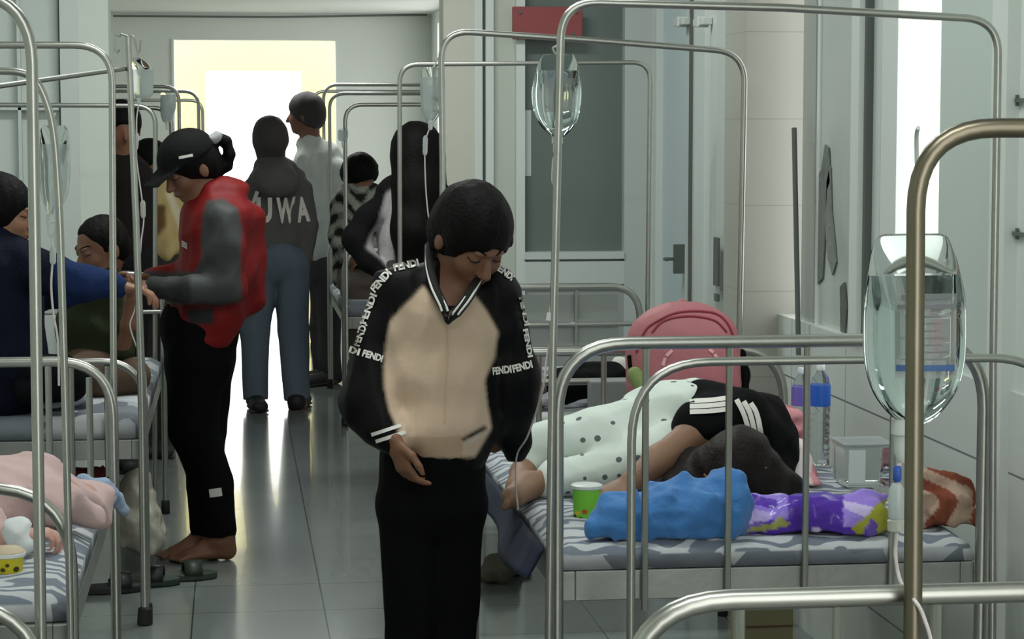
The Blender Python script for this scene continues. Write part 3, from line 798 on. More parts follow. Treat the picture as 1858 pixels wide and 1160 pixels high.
# far left beds beyond the portal
Y3 = 10.8; xx = W(311, 240, Y3).x
simple_bed(xx - .9, xx, Y3, 12.4, 'steel bed in the far room behind the capped person', .95, W(250, 196, Y3).z, W(280, 157, 12.43).z)
Y4 = 13.2; x4 = W(361, 240, Y4).x
simple_bed(x4 - .9, x4, Y4, 15.0, 'farthest steel bed on the left, before the bright doorway', .9, W(350, 166, Y4).z, W(350, 182, 15.0).z)
for (a_, b_, c_, d_, s_, l_) in ((xx - .9, xx, Y3, 12.4, 4.4, 'grey mattress of the far left bed behind the capped person'), (x4 - .9, x4, Y4, 15.0, 7.7, 'grey mattress of the farthest left bed')):
    sheet('mattress', a_, b_, c_ + .03, d_ - .03, .562, .63, sheet_mat('sheet_geo' + str(s_), s_), l_)
# ================================================================== PEOPLE
def basis(f, u=(0, 0, 1)):
    f = Vector(f).normalized(); u = Vector(u); u = (u - f * u.dot(f)).normalized(); r = f.cross(u)
    return r, f, u
class Head:
    def __init__(s, c, f, sc=1.0, roll=(0, 0, 1)):
        s.c = Vector(c); s.r, s.f, s.u = basis(f, roll); s.s = sc; s.R = np.array([s.r, s.f, s.u])
    def p(s, x, y, z): return s.c + (s.r * x + s.f * y + s.u * z) * s.s
    def rad(s, *a): return tuple(v * s.s for v in a)
    def prims(s, S_, detail=True):
        q = s.s
        S_.ell(s.p(0, -.012, .022), s.rad(.074, .094, .086), s.R, k=.02)
        S_.ell(s.p(0, .03, -.045), s.rad(.056, .06, .066), s.R, k=.03 * q)
        S_.ell(s.p(0, .062, -.088), s.rad(.024, .02, .018), s.R, k=.02 * q)
        for x in (-1, 1):
            S_.ell(s.p(.034 * x, .062, -.03), s.rad(.022, .02, .024), s.R, k=.015 * q)
            S_.ell(s.p(.076 * x, -.008, -.016), s.rad(.008, .02, .031), s.R, k=.006)
            if detail: S_.ell(s.p(.03 * x, .096, .004), s.rad(.016, .012, .01), s.R, k=.01 * q, sub=True)
        if detail:
            for x in (-1, 1): S_.ell(s.p(.03 * x, .077, .003), s.rad(.0125, .0115, .0105), s.R, k=.004)
            S_.ell(s.p(0, .082, .022), s.rad(.042, .012, .008), s.R, k=.01)
        S_.cone(s.p(0, .084, .008), s.p(0, .106, -.03), .007 * q, .0125 * q, k=.008 * q)
        if detail:
            for x in (-1, 1): S_.ell(s.p(.011 * x, .098, -.034), s.rad(.007, .009, .006), s.R, k=.005)
            S_.ell(s.p(0, .087, -.058), s.rad(.023, .01, .0055), s.R, k=.004)
            S_.ell(s.p(0, .085, -.067), s.rad(.019, .01, .006), s.R, k=.004)
    def features(s, parent, body):
        """brows, lashes, lips as small pieces lying on the face"""
        bv = body
        def on(x, z, off=.001):
            o = s.p(x, .2, z); h = bv.ray_cast(o, -s.f)
            return (h[0] + s.f * off) if h[0] is not None else s.p(x, .09, z)
        for x in (-1, 1):
            MB().tube([on(x * (.014 + .032 * t), .024 + .006 * math.sin(2.6 * t)) for t in (0, .33, .66, 1)], [.0018 * s.s, .0028 * s.s, .0026 * s.s, .0012 * s.s], 6).build('eyebrow', HAIR, parent)
            MB().tube([on(x * (.018 + .026 * t), .0 - .004 * math.sin(3.1 * t)) for t in (0, .25, .5, .75, 1)], .0016 * s.s, 6).build('eyelash', EYEB, parent)
        MB().tube([on(t * .021, -.0622 - .002 * math.cos(t * 3), .0) for t in (-1, -.5, 0, .5, 1)], [.001, .003, .0035, .003, .001], 6).build('lips', LIP, parent)
    def hair(s, S_, grow=.014, face=True, front=.0):
        S_.ell(s.p(0, -.014, .026), s.rad(.074 + grow, .094 + grow, .087 + grow), s.R, k=.02)
        S_.ell(s.p(0, -.05, -.02), s.rad(.066 + grow, .056 + grow, .062 + grow), s.R, k=.03)
        if face: S_.ell(s.p(0, .105 - front, -.052), s.rad(.078, .085, .088), s.R, k=.008, sub=True)
def add_hand(S_, wrist, d, n, t, sc=1.0, curl=.6, thumb=.6):
    d = Vector(d).normalized(); n = Vector(n); n = (n - d * n.dot(d)).normalized(); t = Vector(t); t = (t - d * t.dot(d) - n * t.dot(n)).normalized()
    wrist = Vector(wrist)
    S_.econe(wrist, wrist + d * .03 * sc, (.026 * sc, .019 * sc), (.034 * sc, .016 * sc), t, k=.01)
    S_.econe(wrist + d * .03 * sc, wrist + d * .078 * sc, (.035 * sc, .016 * sc), (.036 * sc, .013 * sc), t, k=.01)
    for i, L in enumerate((.072, .08, .074, .058)):
        b = wrist + d * (.083 - .003 * i) * sc + t * ((.0285 - .019 * i) * sc)
        p = b; r = [.0092, .0086, .0078, .0068]
        for j, (fr, an) in enumerate(((.45, curl * .7), (.3, curl * 1.6), (.25, curl * 2.2))):
            an *= 1 + .12 * i * (1 if curl > 0 else 0)
            dr = d * math.cos(an) + n * math.sin(an)
            q = p + dr * L * fr * sc; S_.cone(p, q, r[j] * sc, r[j + 1] * sc, k=.0025); p = q
    b = wrist + d * .025 * sc + t * .028 * sc; m1 = b + (t * .65 + d * .75 + n * .15).normalized() * .036 * sc
    m2 = m1 + (t * (.65 - thumb) + d * .85 + n * .3 * thumb).normalized() * .03 * sc
    m3 = m2 + (t * (.45 - thumb) + d * .9 + n * .4 * thumb).normalized() * .024 * sc
    S_.chain([b, m1, m2, m3], [.013 * sc, .0105 * sc, .0095 * sc, .0075 * sc], k=.006)
def add_foot(S_, ankle, toe, sc=1.0, r=.033, flat=None):
    ankle = Vector(ankle); toe = Vector(toe); d = toe - ankle; d.z = 0; L = d.length; d.normalize(); side = Vector((-d.y, d.x, 0))
    z0 = toe.z
    heel = ankle - d * .03 * sc; heel.z = z0 + .03 * sc
    ball = ankle + d * L * .68; ball.z = z0 + .021 * sc
    S_.cone(ankle + Vector((0, 0, .04)), heel, r * .9, .03 * sc, k=.03)
    S_.econe(heel, ball, (.028 * sc, .028 * sc), (.042 * sc, .019 * sc), side, k=.02)
    S_.cone(ankle, ball, .03 * sc, .016 * sc, k=.02)
    for i in range(5):
        o = (i - 2) * .0165 * sc; b = ball + side * o; e = ankle + d * (L - abs(i - 1) * .007) + side * o * 1.05; e.z = z0 + .011 * sc
        S_.cone(b, e, .011 * sc, .0085 * sc if i else .0115 * sc, k=.004)
def pts(Y, L): return [W(q[0], q[1], Y + q[2]) for q in L]
def colfn(base, rules):
    """rules: (polygon in picture px of the front, rgb) painted as the cloth pattern"""
    base = np.array(lin(base))
    def f(V):
        C = np.tile(base, (len(V), 1)); uv = project(V)
        for r in rules:
            mk = np.zeros(len(V)); J = [(a, b) for a in (-3, -1, 1, 3) for b in (-3, -1, 1, 3)]
            for a, b in J: mk += inpoly(uv + np.array([a, b]), r[0])
            mk /= len(J)
            if len(r) > 2: mk = mk * r[2](V)
            C = C * (1 - mk[:, None]) + np.array(lin(r[1])) * mk[:, None]
        return C
    return f
def figure(label, Y, head, f, torso, xdir, arms, legs, h=.011, sc=1.0, skin=None, hairm=None, top=(128, 128, 128), toprules=(), trous=(20, 20, 22), trrules=(),
           shoes=None, hair='short', detail=False, hem=None, waist=None, fold=.005, hands=None, name='person', grow=.012, group=None, topname='jacket', feetdir=(0, -1, 0), extra_body=None, extra_top=None, carve_top=None, neckr=.05, roll=(0, 0, 1), legr=.012, fseed=1, topmat=None, foot_l=.2, trmat=None, relax=2, extra_tr=None, hfront=0.0):
    skin = skin or SKIND; hairm = hairm or HAIR
    T = pts(Y, torso); root = empty(name, (T[-1].x, T[-1].y, 0), label, 'person', group)
    H = Head(W(head[0], head[1], Y + head[2]), f, sc, roll)
    B = SDF(h if not detail else min(h, .005))
    H.prims(B, detail)
    B.cone(H.p(0, -.03, -.05), T[0], neckr * sc, neckr * 1.15 * sc, k=.02)
    for i in range(len(T) - 1):
        B.econe(T[i], T[i + 1], (torso[i][3] - .018, torso[i][4] - .018), (torso[i + 1][3] - .018, torso[i + 1][4] - .018), xdir, k=.03)
    for a in arms:
        P_ = pts(Y, a); B.chain(P_, [max(q[3] - .014, .02) for q in a], k=.02)
    for l in legs:
        P_ = pts(Y, l); B.cone(T[-1], P_[0], .07, l[0][3] - .012, k=.03); B.chain(P_, [max(q[3] - .014, .025) for q in l], k=.02)
    if hands:
        for a in hands: add_hand(B, *a)
    for i, l in enumerate(legs):
        A = pts(Y, l)[-1]; A.z = max(A.z, .07)
        d = Vector(feetdir[i] if isinstance(feetdir[0], (tuple, list)) else feetdir).normalized(); toe = A + d * foot_l; toe.z = .004
        if legr: add_foot(B, A, toe, .95)
    if extra_body: extra_body(B, H)
    ob, V, Fq = blob('body', B, skin, root, relax=1 if detail else relax)
    bv = bvh_of(V, Fq) if detail else None
    if detail: H.features(root, bv)
    # top
    Tp = SDF(h if not detail else max(h * .8, .005))
    for i in range(len(T) - 1):
        Tp.econe(T[i], T[i + 1], torso[i][3:5], torso[i + 1][3:5], xdir, k=.03)
    for a in arms:
        P_ = pts(Y, a); Tp.chain(P_, [q[3] for q in a], k=.025)
        # sleeve ends a little before the wrist
    if extra_top: extra_top(Tp, H)
    fd = folds(fold, 38, fseed, (1, 1, .45))
    _t, TV, TF = blob(topname, Tp, topmat or mat_vcol('cloth_' + topname), root, disp=fd, color=colfn(top, toprules), carve=carve_top)
    # trousers
    if legs:
        Tr = SDF(h)
        for l in legs:
            P_ = pts(Y, l)
            wa = pts(Y, [waist])[0] if waist else T[-1]
            Tr.cone(wa, P_[0], (waist[3] if waist else torso[-1][3] * .8), l[0][3], k=.04)
            Tr.chain(P_, [q[3] for q in l], k=.015)
            e = P_[-1]; Tr.half((e.x, e.y, max(e.z - .0, .05)), (0, 0, -1)) if legr else None
        if waist: Tr.econe(pts(Y, [waist])[0], (pts(Y, [legs[0][0]])[0] + pts(Y, [legs[-1][0]])[0]) / 2, (waist[3], waist[4]), (waist[3] * 1.05, waist[4] * 1.05), xdir, k=.03)
        if extra_tr: extra_tr(Tr)
        blob('trousers', Tr, trmat or mat_vcol('cloth_trousers'), root, disp=folds(fold * .8, 30, fseed + 5, (1, 1, .4)), color=colfn(trous, trrules))
        if shoes:
            for i, l in enumerate(legs):
                A = pts(Y, l)[-1]; A.z = .075
                d = Vector(feetdir[i] if isinstance(feetdir[0], (tuple, list)) else feetdir).normalized(); side = Vector((-d.y, d.x, 0))
                s_ = SDF(.008); he = A - d * .035; he.z = .045; to = A + d * (foot_l + .0); to.z = .035
                s_.cone(A, he, .048, .044, k=.03); s_.econe(he, to, (.044, .045), (.046, .034), side, k=.03); s_.half((0, 0, .002), (0, 0, -1))
                s2, _, _ = blob('shoe', s_, mat('shoe_%d_%d_%d' % shoes, shoes, .6, bump=.2), root)
                so_ = SDF(.007); so_.econe(he - Vector((0, 0, .032)), to - Vector((0, 0, .024)), (.05, .012), (.052, .012), side, k=.01); so_.half((0, 0, .001), (0, 0, -1))
                blob('sole', so_, mat('shoe_sole', (70, 68, 64), .7), s2)
    # hair
    if hair:
        Hs = SDF(h if not detail else .006)
        H.hair(Hs, grow, True, hfront)
        if callable(hair): hair(Hs, H)
        blob('hair', Hs, hairm, root, disp=folds(.0025, 90, fseed + 9, (1, 1, .3)))
    return root, H, (TV, TF)

# ---------------------------------------------------------------- girl in the beige and black jacket (front)
Yg = 4.74
def girl_hair(S_, H):
    P = lambda x, y, d=0: W(x, y, Yg + d)
    S_.cone(P(812, 425, .02), P(806, 452, .05), .034, .022, k=.03)      # tied back hair below the ear
    S_.cone(P(905, 420, .0), P(922, 440, .0), .03, .012, k=.03)
sl1 = [(722, 528, 0, .046), (700, 600, 0, .052), (680, 670, 0, .058), (672, 728, -.02, .063), (694, 772, -.06, .046), (712, 795, -.09, .034)]
sl2 = [(900, 530, 0, .044), (916, 600, 0, .047), (924, 680, 0, .053), (926, 745, .02, .052), (934, 800, .04, .036), (932, 822, .05, .02)]
FP = [(768, 518), (790, 545), (808, 580), (824, 562), (838, 548), (862, 536), (884, 566), (904, 602), (897, 650), (880, 690), (884, 730), (892, 778), (862, 830), (735, 830), (722, 780), (706, 745), (697, 700), (697, 660), (702, 610), (708, 582)]
BEI = (200, 176, 154)
rules = [(FP, BEI, lambda V: V[:, 1] < Yg + .03),
         ([(835, 797), (880, 772), (884, 780), (838, 805)], (14, 14, 15)), ([(835, 806), (884, 781), (885, 786), (838, 812)], (200, 190, 178)),
         ([(735, 776), (878, 772), (862, 815), (850, 830), (740, 830)], (184, 158, 134), lambda V: (V[:, 1] < Yg) & (project(V)[:, 1] > 792) & (project(V)[:, 0] < 838))]
def body_extra(B, H):
    pass
def gtop(S_, H):
    P = lambda x, y, d=0: W(x, y, Yg + d)
    S_.cone(P(790, 505, .02), P(730, 525, .0), .045, .045, k=.04); S_.cone(P(850, 515, .02), P(895, 530, .0), .04, .044, k=.04)
    S_.ell(P(800, 775, -.03), (.1, .08, .045), k=.04)
    # neck opening
    S_.cone(P(835, 490, -.05), P(822, 535, -.07), .05, .03, k=.01, sub=True)
    S_.cone(P(822, 535, -.1), P(810, 568, -.13), .03, .008, k=.008, sub=True)
wr = W(716, 798, Yg - .115)
root, HG, (TV, TF) = figure('girl looking down in a beige jacket with black lettered sleeves, standing in the aisle', Yg, (857, 428, -.03), (.30, -.66, -.62),
    [(818, 535, .01, .075, .06), (808, 575, .01, .13, .085), (800, 690, .0, .122, .095), (804, 770, .0, .118, .102), (805, 806, 0, .104, .095)], (1, 0, 0),
    [sl1, sl2], [[(742, 915, 0, .068), (750, 1160, 0, .059), (760, 1490, 0, .055)], [(830, 915, 0, .064), (812, 1160, .02, .054), (810, 1490, .02, .052)]],
    h=.0062, sc=.93, skin=SKIND, top=(11, 10, 11), toprules=rules, trous=(8, 8, 10), shoes=(30, 30, 32), hair=girl_hair, detail=True, waist=(784, 824, .01, .103, .078),
    hands=[(wr, (.3, -.1, -.95), (.85, .45, .2), (.45, -.85, .1), .82, .5, .4), (W(918, 795, Yg + .06), (-1, .2, -.1), (0, 1, 0), (0, 0, 1), .85, .5, .5)],
    fold=.0075, grow=.013, extra_top=gtop, topmat=mat_vcol('satin_jacket', .55, .15, 45, spec=.15), trmat=mat_vcol('soft_black_cloth', .85), neckr=.046, hfront=.006)
jacket = [c for c in root.children if c.name.startswith('jacket')][0]
gb = bvh_of(TV, TF)
WHT = mat('white_print', (222, 220, 214), .6)
T_ = 'FENDI'
items = [(T_, (716, 494), (761, 484), 15), (T_, (682, 532), (712, 498), 14), (T_, (664, 590), (686, 536), 13), (T_, (653, 630), (667, 590), 12),
         ('DI', (632, 640), (652, 646), 13), (T_, (657, 647), (692, 658), 13),
         ('FE', (893, 487), (908, 497), 12), ('NDI', (908, 497), (926, 511), 12), (T_, (940, 540), (950, 592), 9), (T_, (947, 598), (957, 650), 9),
         (T_, (893, 681), (928, 677), 14), (T_, (931, 677), (966, 668), 14)]
for it in items:
    decal('lettering', [it], gb, WHT, jacket)
# white cuff stripes
for k, (a, b) in enumerate((((676, 792), (728, 776)), ((684, 804), (736, 788)))):
    decal('cuff_stripe', [(None, a, b, 6.5)], gb, WHT, jacket)
# ribbed collar with white stripes
P = lambda x, y, d=0: W(x, y, Yg + d)
colm = MB()
cl_ = spline([P(779, 446, .05), P(779, 480, -.01), P(788, 520, -.075), P(806, 560, -.115), P(810, 585, -.11)], 6)
cr_ = spline([P(872, 500, -.03), P(860, 522, -.09), P(846, 545, -.115), P(828, 568, -.12), P(812, 588, -.11)], 6)
for c_ in (cl_, cr_): colm.tube(c_, [.011] * (len(c_) - 6) + [.009, .0075, .006, .005, .004, .003], 10)
back = spline([P(779, 446, .05), P(800, 462, .09), P(840, 478, .07), P(872, 500, -.03)], 6); colm.tube(back, .012, 10)
co = colm.build('collar', mat('rib_knit_black', (16, 15, 16), .8), root)
for c_, sgn in ((cl_, -1), (cr_, 1)):
    for o_ in (-.0062, .0062):
        q = [p + RT * o_ - FW * .009 for p in c_[:-5]]
        MB().tube(q, .0026, 6).build('stripe', WHT, co)
MB().tube(spline([P(800, 548, -.1), P(808, 572, -.125), P(818, 570, -.13), P(834, 552, -.105)], 6), .0022, 6).build('cord_necklace', mat('dark_cord', (48, 34, 24), .7), root)
zp = [p for p in spline([P(811, 584, -.13), P(812, 640, -.13), P(808, 700, -.13), P(806, 770, -.13)], 8)]
zz_ = []
for p in zp:
    h_ = gb.ray_cast(CAM, (p - CAM).normalized())
    if h_[0] is not None: zz_.append(h_[0] + h_[1] * .0005)
if len(zz_) > 2: MB().tube(zz_, .0016, 6).build('zip', mat('tan_zip', (196, 168, 138), .5), jacket)

# ---------------------------------------------------------------- person in red jacket and black cap
Yr = 7.72
RED = (116, 18, 19)
P = lambda x, y, d=0: W(x, y, Yr + d)
rrules = [([(374, 364), (405, 360), (432, 378), (440, 420), (436, 470), (440, 545), (400, 556), (330, 552), (268, 548), (262, 498), (300, 492), (352, 494), (366, 470), (364, 430), (368, 390)], (66, 68, 68), lambda V: V[:, 1] < Yr - .03),
          ([(240, 490), (345, 495), (345, 552), (240, 552)], (54, 55, 55)),
          ([(335, 560), (388, 558), (388, 588), (342, 590)], (40, 42, 43))]
def ponytail(S_, H):
    S_.chain([P(378, 268, .02), P(392, 250, .03), P(410, 256, .03), P(418, 280, .03), P(414, 302, .03), P(404, 317, .03)], [.014, .017, .017, .016, .012, .004], k=.02)
rootR, HR, (TV, TF) = figure('person in red and grey jacket and black cap, bending over the child at left', Yr, (342, 302, 0), (-.72, -.42, -.5),
    [(376, 365, 0, .07, .065), (392, 400, 0, .15, .115), (392, 490, 0, .16, .12), (372, 560, 0, .155, .12), (362, 596, 0, .145, .115)], (.5, -.85, 0),
    [[(404, 396, -.13, .062), (414, 450, -.15, .058), (414, 520, -.16, .058), (350, 526, -.17, .047), (282, 522, -.12, .04)], [(372, 396, .13, .055), (350, 500, .15, .05), (275, 505, .08, .036)]],
    [[(352, 650, -.04, .098), (352, 780, -.02, .082), (384, 880, .0, .07), (398, 975, 0, .067)], [(376, 650, .05, .095), (368, 780, .06, .08), (372, 880, .05, .066), (372, 968, .05, .058)]],
    h=.009, sc=1.0, skin=SKIND, top=RED, toprules=rrules, trous=(7, 7, 8), hair=ponytail, detail=True, fold=.006, waist=(362, 600, 0, .13, .11),
    hands=[(P(280, 522, -.12), (-1, 0, .1), (0, .3, -1), (0, .9, .4), .95, .5, .4), (P(272, 505, .07), (-1, -.2, -.05), (0, -.3, -1), (0, -.9, .4), .95, .6, .4)],
    feetdir=((-1, -.25, 0), (-1, -.1, 0)), topmat=mat_vcol('shell_jacket', .6, .2, 30, spec=.25), topname='jacket', trmat=mat_vcol('soft_black_cloth'), fseed=4, foot_l=.17,
    extra_top=lambda S_, H: (S_.ell(P(400, 345, .03), (.1, .09, .05), k=.03), S_.cone(P(445, 400, .05), P(448, 540, .05), .07, .07, k=.05)))
cap = SDF(.006)
cap.ell(HR.p(0, -.012, .03), HR.rad(.092, .112, .098), HR.R, k=.01)
cap.half(HR.p(0, 0, .028), tuple(-(HR.u) + HR.f * .0))
cap.econe(HR.p(0, .07, .034), HR.p(0, .165, .018), (.078, .006), (.062, .005), tuple(HR.r), k=.012)
co, CV, CF = blob('cap', cap, mat('black_cap_cloth', (18, 18, 20), .8, bump=.2, spec=.15), rootR)
decal('lettering', [(None, (325, 289), (350, 284), 5)], bvh_of(CV, CF), WHT, co)
MB().lathe([(.006, 0), (.006, .005)], HR.p(0, -.01, .125), 10).build('cap_button', mat('black_cap_cloth', (24, 24, 27)), co)
sc_ = SDF(.005); sc_.ell(P(386, 253, .0), (.026, .02, .018), k=.01); sc_.ell(P(394, 247, .0), (.018, .016, .02), k=.01)
blob('scrunchie', sc_, mat('pale_grey_cloth', (170, 168, 172), .8), rootR, disp=folds(.002, 120, 3))
rb_ = bvh_of(TV, TF); jk = [c for c in rootR.children if c.name.startswith('jacket')][0]
decal('chest_logo', [(None, (330, 438 + 4 * k), (340, 444 + 4 * k), 2.2) for k in range(3)], rb_, WHT, jk)
decal('trouser_label', [(None, (381, 903), (403, 900), 15)], bvh_of(*[x for x in (np.array([(rootR.location.x + v.co.x, rootR.location.y + v.co.y, v.co.z) for v in [c for c in rootR.children if c.name.startswith('trousers')][0].data.vertices]), np.array([tuple(p.vertices) for p in [c for c in rootR.children if c.name.startswith('trousers')][0].data.polygons]))]), mat('white_woven_label', (205, 205, 200), .8), [c for c in rootR.children if c.name.startswith('trousers')][0])

# ---------------------------------------------------------------- hooded sweater person from behind
Yh = 12.0
rootH, HH, (TV, TF) = figure('person seen from behind in dark hooded sweater with big pale letters and jeans', Yh, (488, 252, 0), (-.5, .85, -.15),
    [(492, 298, 0, .08, .07), (503, 330, 0, .165, .1), (505, 390, 0, .165, .115), (503, 436, 0, .16, .11)], (.9, .4, 0),
    [[(458, 345, 0, .06), (445, 410, .02, .05), (452, 470, .1, .04)], [(548, 345, 0, .06), (560, 410, 0, .052), (556, 468, 0, .04)]],
    [[(478, 480, 0, .1), (462, 600, 0, .082), (464, 728, 0, .065)], [(528, 480, 0, .1), (532, 600, 0, .085), (540, 736, -.06, .068)]],
    h=.011, sc=1.0, top=(92, 89, 88), trous=(96, 106, 118), shoes=(28, 26, 26), grow=.014, waist=(502, 474, 0, .142, .095), feetdir=((.1, -1, 0), (.2, 1, 0)), fseed=11,
    hands=[(W(556, 470, Yh), (0, -.1, -1), (-1, 0, 0), (0, 1, 0), .95, .5, .5)], topname='hooded_sweater', hair=lambda S_, H: (S_.cone(W(488, 262, Yh + .02), W(492, 288, Yh - .0), .085, .075, k=.03)), hairm=mat('hazed_dark_hair', (62, 56, 58), .8),  # hair and clothes lightened: glare haze of the doorway put into the colours
    extra_top=lambda S_, H: (S_.ell(W(500, 328, Yh - .11), (.13, .1, .1), k=.03), S_.ell(W(500, 300, Yh - .02), (.1, .1, .05), k=.04)))
hb = bvh_of(TV, TF); hj = [c for c in rootH.children if c.name.startswith('hooded')][0]
for t_, a, b, hp in (('I', (452, 385), (458, 387), 42), ('U', (466, 405), (494, 405), 48), ('W', (501, 405), (535, 405), 48), ('A', (539, 404), (563, 402), 46)):
    decal('lettering', [(t_, a, b, hp)], hb, mat('faded_white_print', (214, 208, 202), .8), hj, .006)
# ---------------------------------------------------------------- tall man
Yt = 13.17
figure('tall man from behind in pale grey sweatshirt and dark trousers, before the bright doorway', Yt, (553, 207, 0), (-.95, .25, -.1),
    [(562, 262, 0, .085, .075), (578, 290, 0, .165, .1), (586, 370, 0, .165, .115), (592, 455, 0, .155, .115)], (.85, .5, 0),
    [[(545, 300, .1, .06), (535, 380, .15, .05), (540, 440, .2, .04)], [(612, 305, -.05, .062), (622, 390, -.05, .058), (616, 452, -.05, .045)]],
    [[(585, 490, .05, .085), (584, 590, .05, .07), (586, 696, .05, .06)], [(598, 490, -.05, .085), (597, 590, -.05, .072), (600, 700, -.05, .058)]],
    h=.011, sc=1.05, top=(200, 204, 200), trous=(72, 70, 72), shoes=(52, 50, 50), waist=(590, 486, 0, .135, .095), feetdir=(-.7, -.6, 0), fseed=21, grow=.014,
    hands=[(W(615, 455, Yt - .05), (0, 0, -1), (-1, 0, 0), (0, -1, 0), 1, .5, .5)], topname='sweatshirt', fold=.009, hairm=mat('hazed_dark_hair', (62, 56, 58), .8))  # hair, trousers and shoes paler than their own tone, imitating backlight haze
# ---------------------------------------------------------------- girl with very long hair
Yl = 8.85
def longhair(S_, H):
    S_.chain([W(757, 270, Yl + .0), W(757, 340, Yl - .06), W(752, 420, Yl - .1), W(746, 480, Yl - .1)], [.1, .098, .09, .06], k=.04)
    S_.chain([W(780, 290, Yl - .02), W(790, 380, Yl - .05), W(786, 460, Yl - .05)], [.06, .05, .04], k=.03)
lrules = [([(700, 352), (716, 340), (716, 500), (690, 470), (664, 450), (672, 425), (688, 400)], (176, 170, 172))]
figure('woman with very long black hair in black and white jacket, hand on hip', Yl, (757, 282, 0), (.2, .97, 0),
    [(756, 332, 0, .07, .06), (752, 352, 0, .15, .09), (744, 430, 0, .125, .09), (738, 500, 0, .12, .095)], (1, 0, 0),
    [[(702, 362, 0, .045), (668, 395, -.02, .05), (646, 432, -.03, .052), (668, 475, -.06, .04), (694, 500, -.08, .03)], [(796, 365, 0, .05), (812, 440, 0, .045), (800, 510, 0, .04)]],
    [[(718, 560, 0, .09), (716, 700, 0, .07), (716, 905, 0, .055)], [(760, 560, 0, .09), (760, 700, 0, .07), (758, 905, 0, .055)]],
    h=.01, top=(20, 19, 21), toprules=lrules, trous=(70, 66, 64), shoes=(40, 38, 38), hair=longhair, waist=(740, 505, 0, .115, .09), fseed=31, grow=.02, feetdir=(0, 1, 0),
    hands=[(W(694, 498, Yl - .08), (.8, .1, -.5), (.3, 1, 0), (.3, 0, .8), .9, .4, .4)], topmat=mat_vcol('cloth_soft', .85))
# ---------------------------------------------------------------- woman in navy sweater (left edge)
Yn = 7.0
def bun(S_, H): S_.ell(W(-4, 410, Yn + .02), (.05, .05, .05), k=.03)
NAVY = (18, 23, 38)
figure('woman in dark navy sweater at the left edge, reaching towards the child', Yn, (2, 386, 0), (.95, -.12, -.12),
    [(-8, 440, 0, .075, .07), (-10, 470, 0, .17, .11), (-5, 560, 0, .17, .13), (0, 640, 0, .165, .14), (2, 690, 0, .16, .14)], (.3, 1, 0),
    [[(35, 478, -.05, .075), (95, 500, -.1, .062), (150, 512, -.1, .052), (212, 520, -.08, .038)], [(10, 480, .15, .07), (60, 540, .25, .05), (150, 530, .25, .04)]],
    [[(20, 684, -.04, .085), (120, 690, -.08, .07), (50, 702, -.14, .05)], [(10, 680, .14, .085), (110, 684, .2, .07), (60, 690, .05, .05)]],
    h=.01, top=NAVY, toprules=[([(100, 470), (230, 470), (230, 560), (100, 560)], (30, 46, 86))], trous=(18, 18, 22), hair=bun, fseed=41, legr=0, waist=(0, 680, 0, .13, .11), grow=.014, detail=True,
    hands=[(W(214, 520, Yn - .08), (1, .1, -.15), (0, 0, -1), (0, 1, .2), .95, .5, .5)], feetdir=(1, -.3, 0), topname='sweater', topmat=mat_vcol('cloth_knit', .85, .4, 80), skin=SKIN, trmat=mat_vcol('soft_black_cloth'))
# ---------------------------------------------------------------- child in olive shirt
Yb = 7.55
figure('child with cropped hair in olive green shirt sitting on the left bed', Yb, (183, 448, 0), (-.75, -.5, -.3),
    [(186, 498, 0, .055, .055), (176, 530, 0, .125, .09), (168, 600, 0, .135, .11), (170, 645, 0, .14, .11)], (.6, -.8, 0),
    [[(208, 540, -.05, .045), (226, 590, -.1, .042), (222, 640, -.14, .036)], [(150, 540, .05, .045), (130, 600, .02, .042), (170, 640, -.1, .035)]],
    [[(205, 668, -.06, .072), (240, 682, -.16, .058), (190, 696, -.22, .045)], [(172, 668, -.1, .07), (130, 684, -.18, .058), (180, 698, -.24, .045)]],
    h=.009, sc=.92, top=(44, 50, 34), trous=(88, 72, 60), hair=lambda S_, H: S_.ell(H.p(0, .12, -.01), (.09, .1, .085), H.R, k=.006, sub=True), grow=.003, fseed=51, legr=0, detail=True, hands=[(W(236, 540, Yb - .2), (.1, -.2, 1), (-1, 0, 0), (0, -1, .3), .8, 1.0, .6)],
    extra_body=lambda B, H: B.chain([W(222, 640, Yb - .14), W(232, 590, Yb - .18), W(236, 545, Yb - .2)], [.026, .023, .02], k=.02), topname='shirt', topmat=mat_vcol('cloth_shirt', .8), trmat=mat_vcol('cloth_trousers'),)
# ---------------------------------------------------------------- person in tan jacket, far left room
Yy = 10.38
figure('person in a tan quilted jacket behind the drip stand and the capped person', Yy, (274, 300, 0), (.5, -.8, -.2),
    [(282, 338, 0, .07, .06), (286, 360, 0, .15, .1), (284, 420, 0, .16, .12), (280, 480, 0, .16, .12)], (.85, .5, 0),
    [[(320, 372, 0, .055), (334, 420, -.05, .05), (300, 460, -.12, .04)], [(250, 372, 0, .055), (240, 430, 0, .05), (250, 470, -.1, .04)]],
    [[(264, 540, 0, .09), (264, 650, 0, .07), (266, 800, 0, .055)], [(300, 540, 0, .09), (300, 650, 0, .07), (300, 800, 0, .055)]],
    h=.011, top=(172, 152, 104), toprules=[([(268, 372), (300, 372), (302, 410), (285, 430), (268, 420)], (92, 70, 40)), ([(300, 350), (312, 350), (345, 420), (330, 430)], (196, 186, 160))], trous=(50, 46, 46), shoes=(30, 30, 30), fseed=61, waist=(282, 485, 0, .15, .11),
    feetdir=(0, -1, 0), topmat=mat_vcol('cloth_quilt', .7, .3, 30), skin=SKIND)
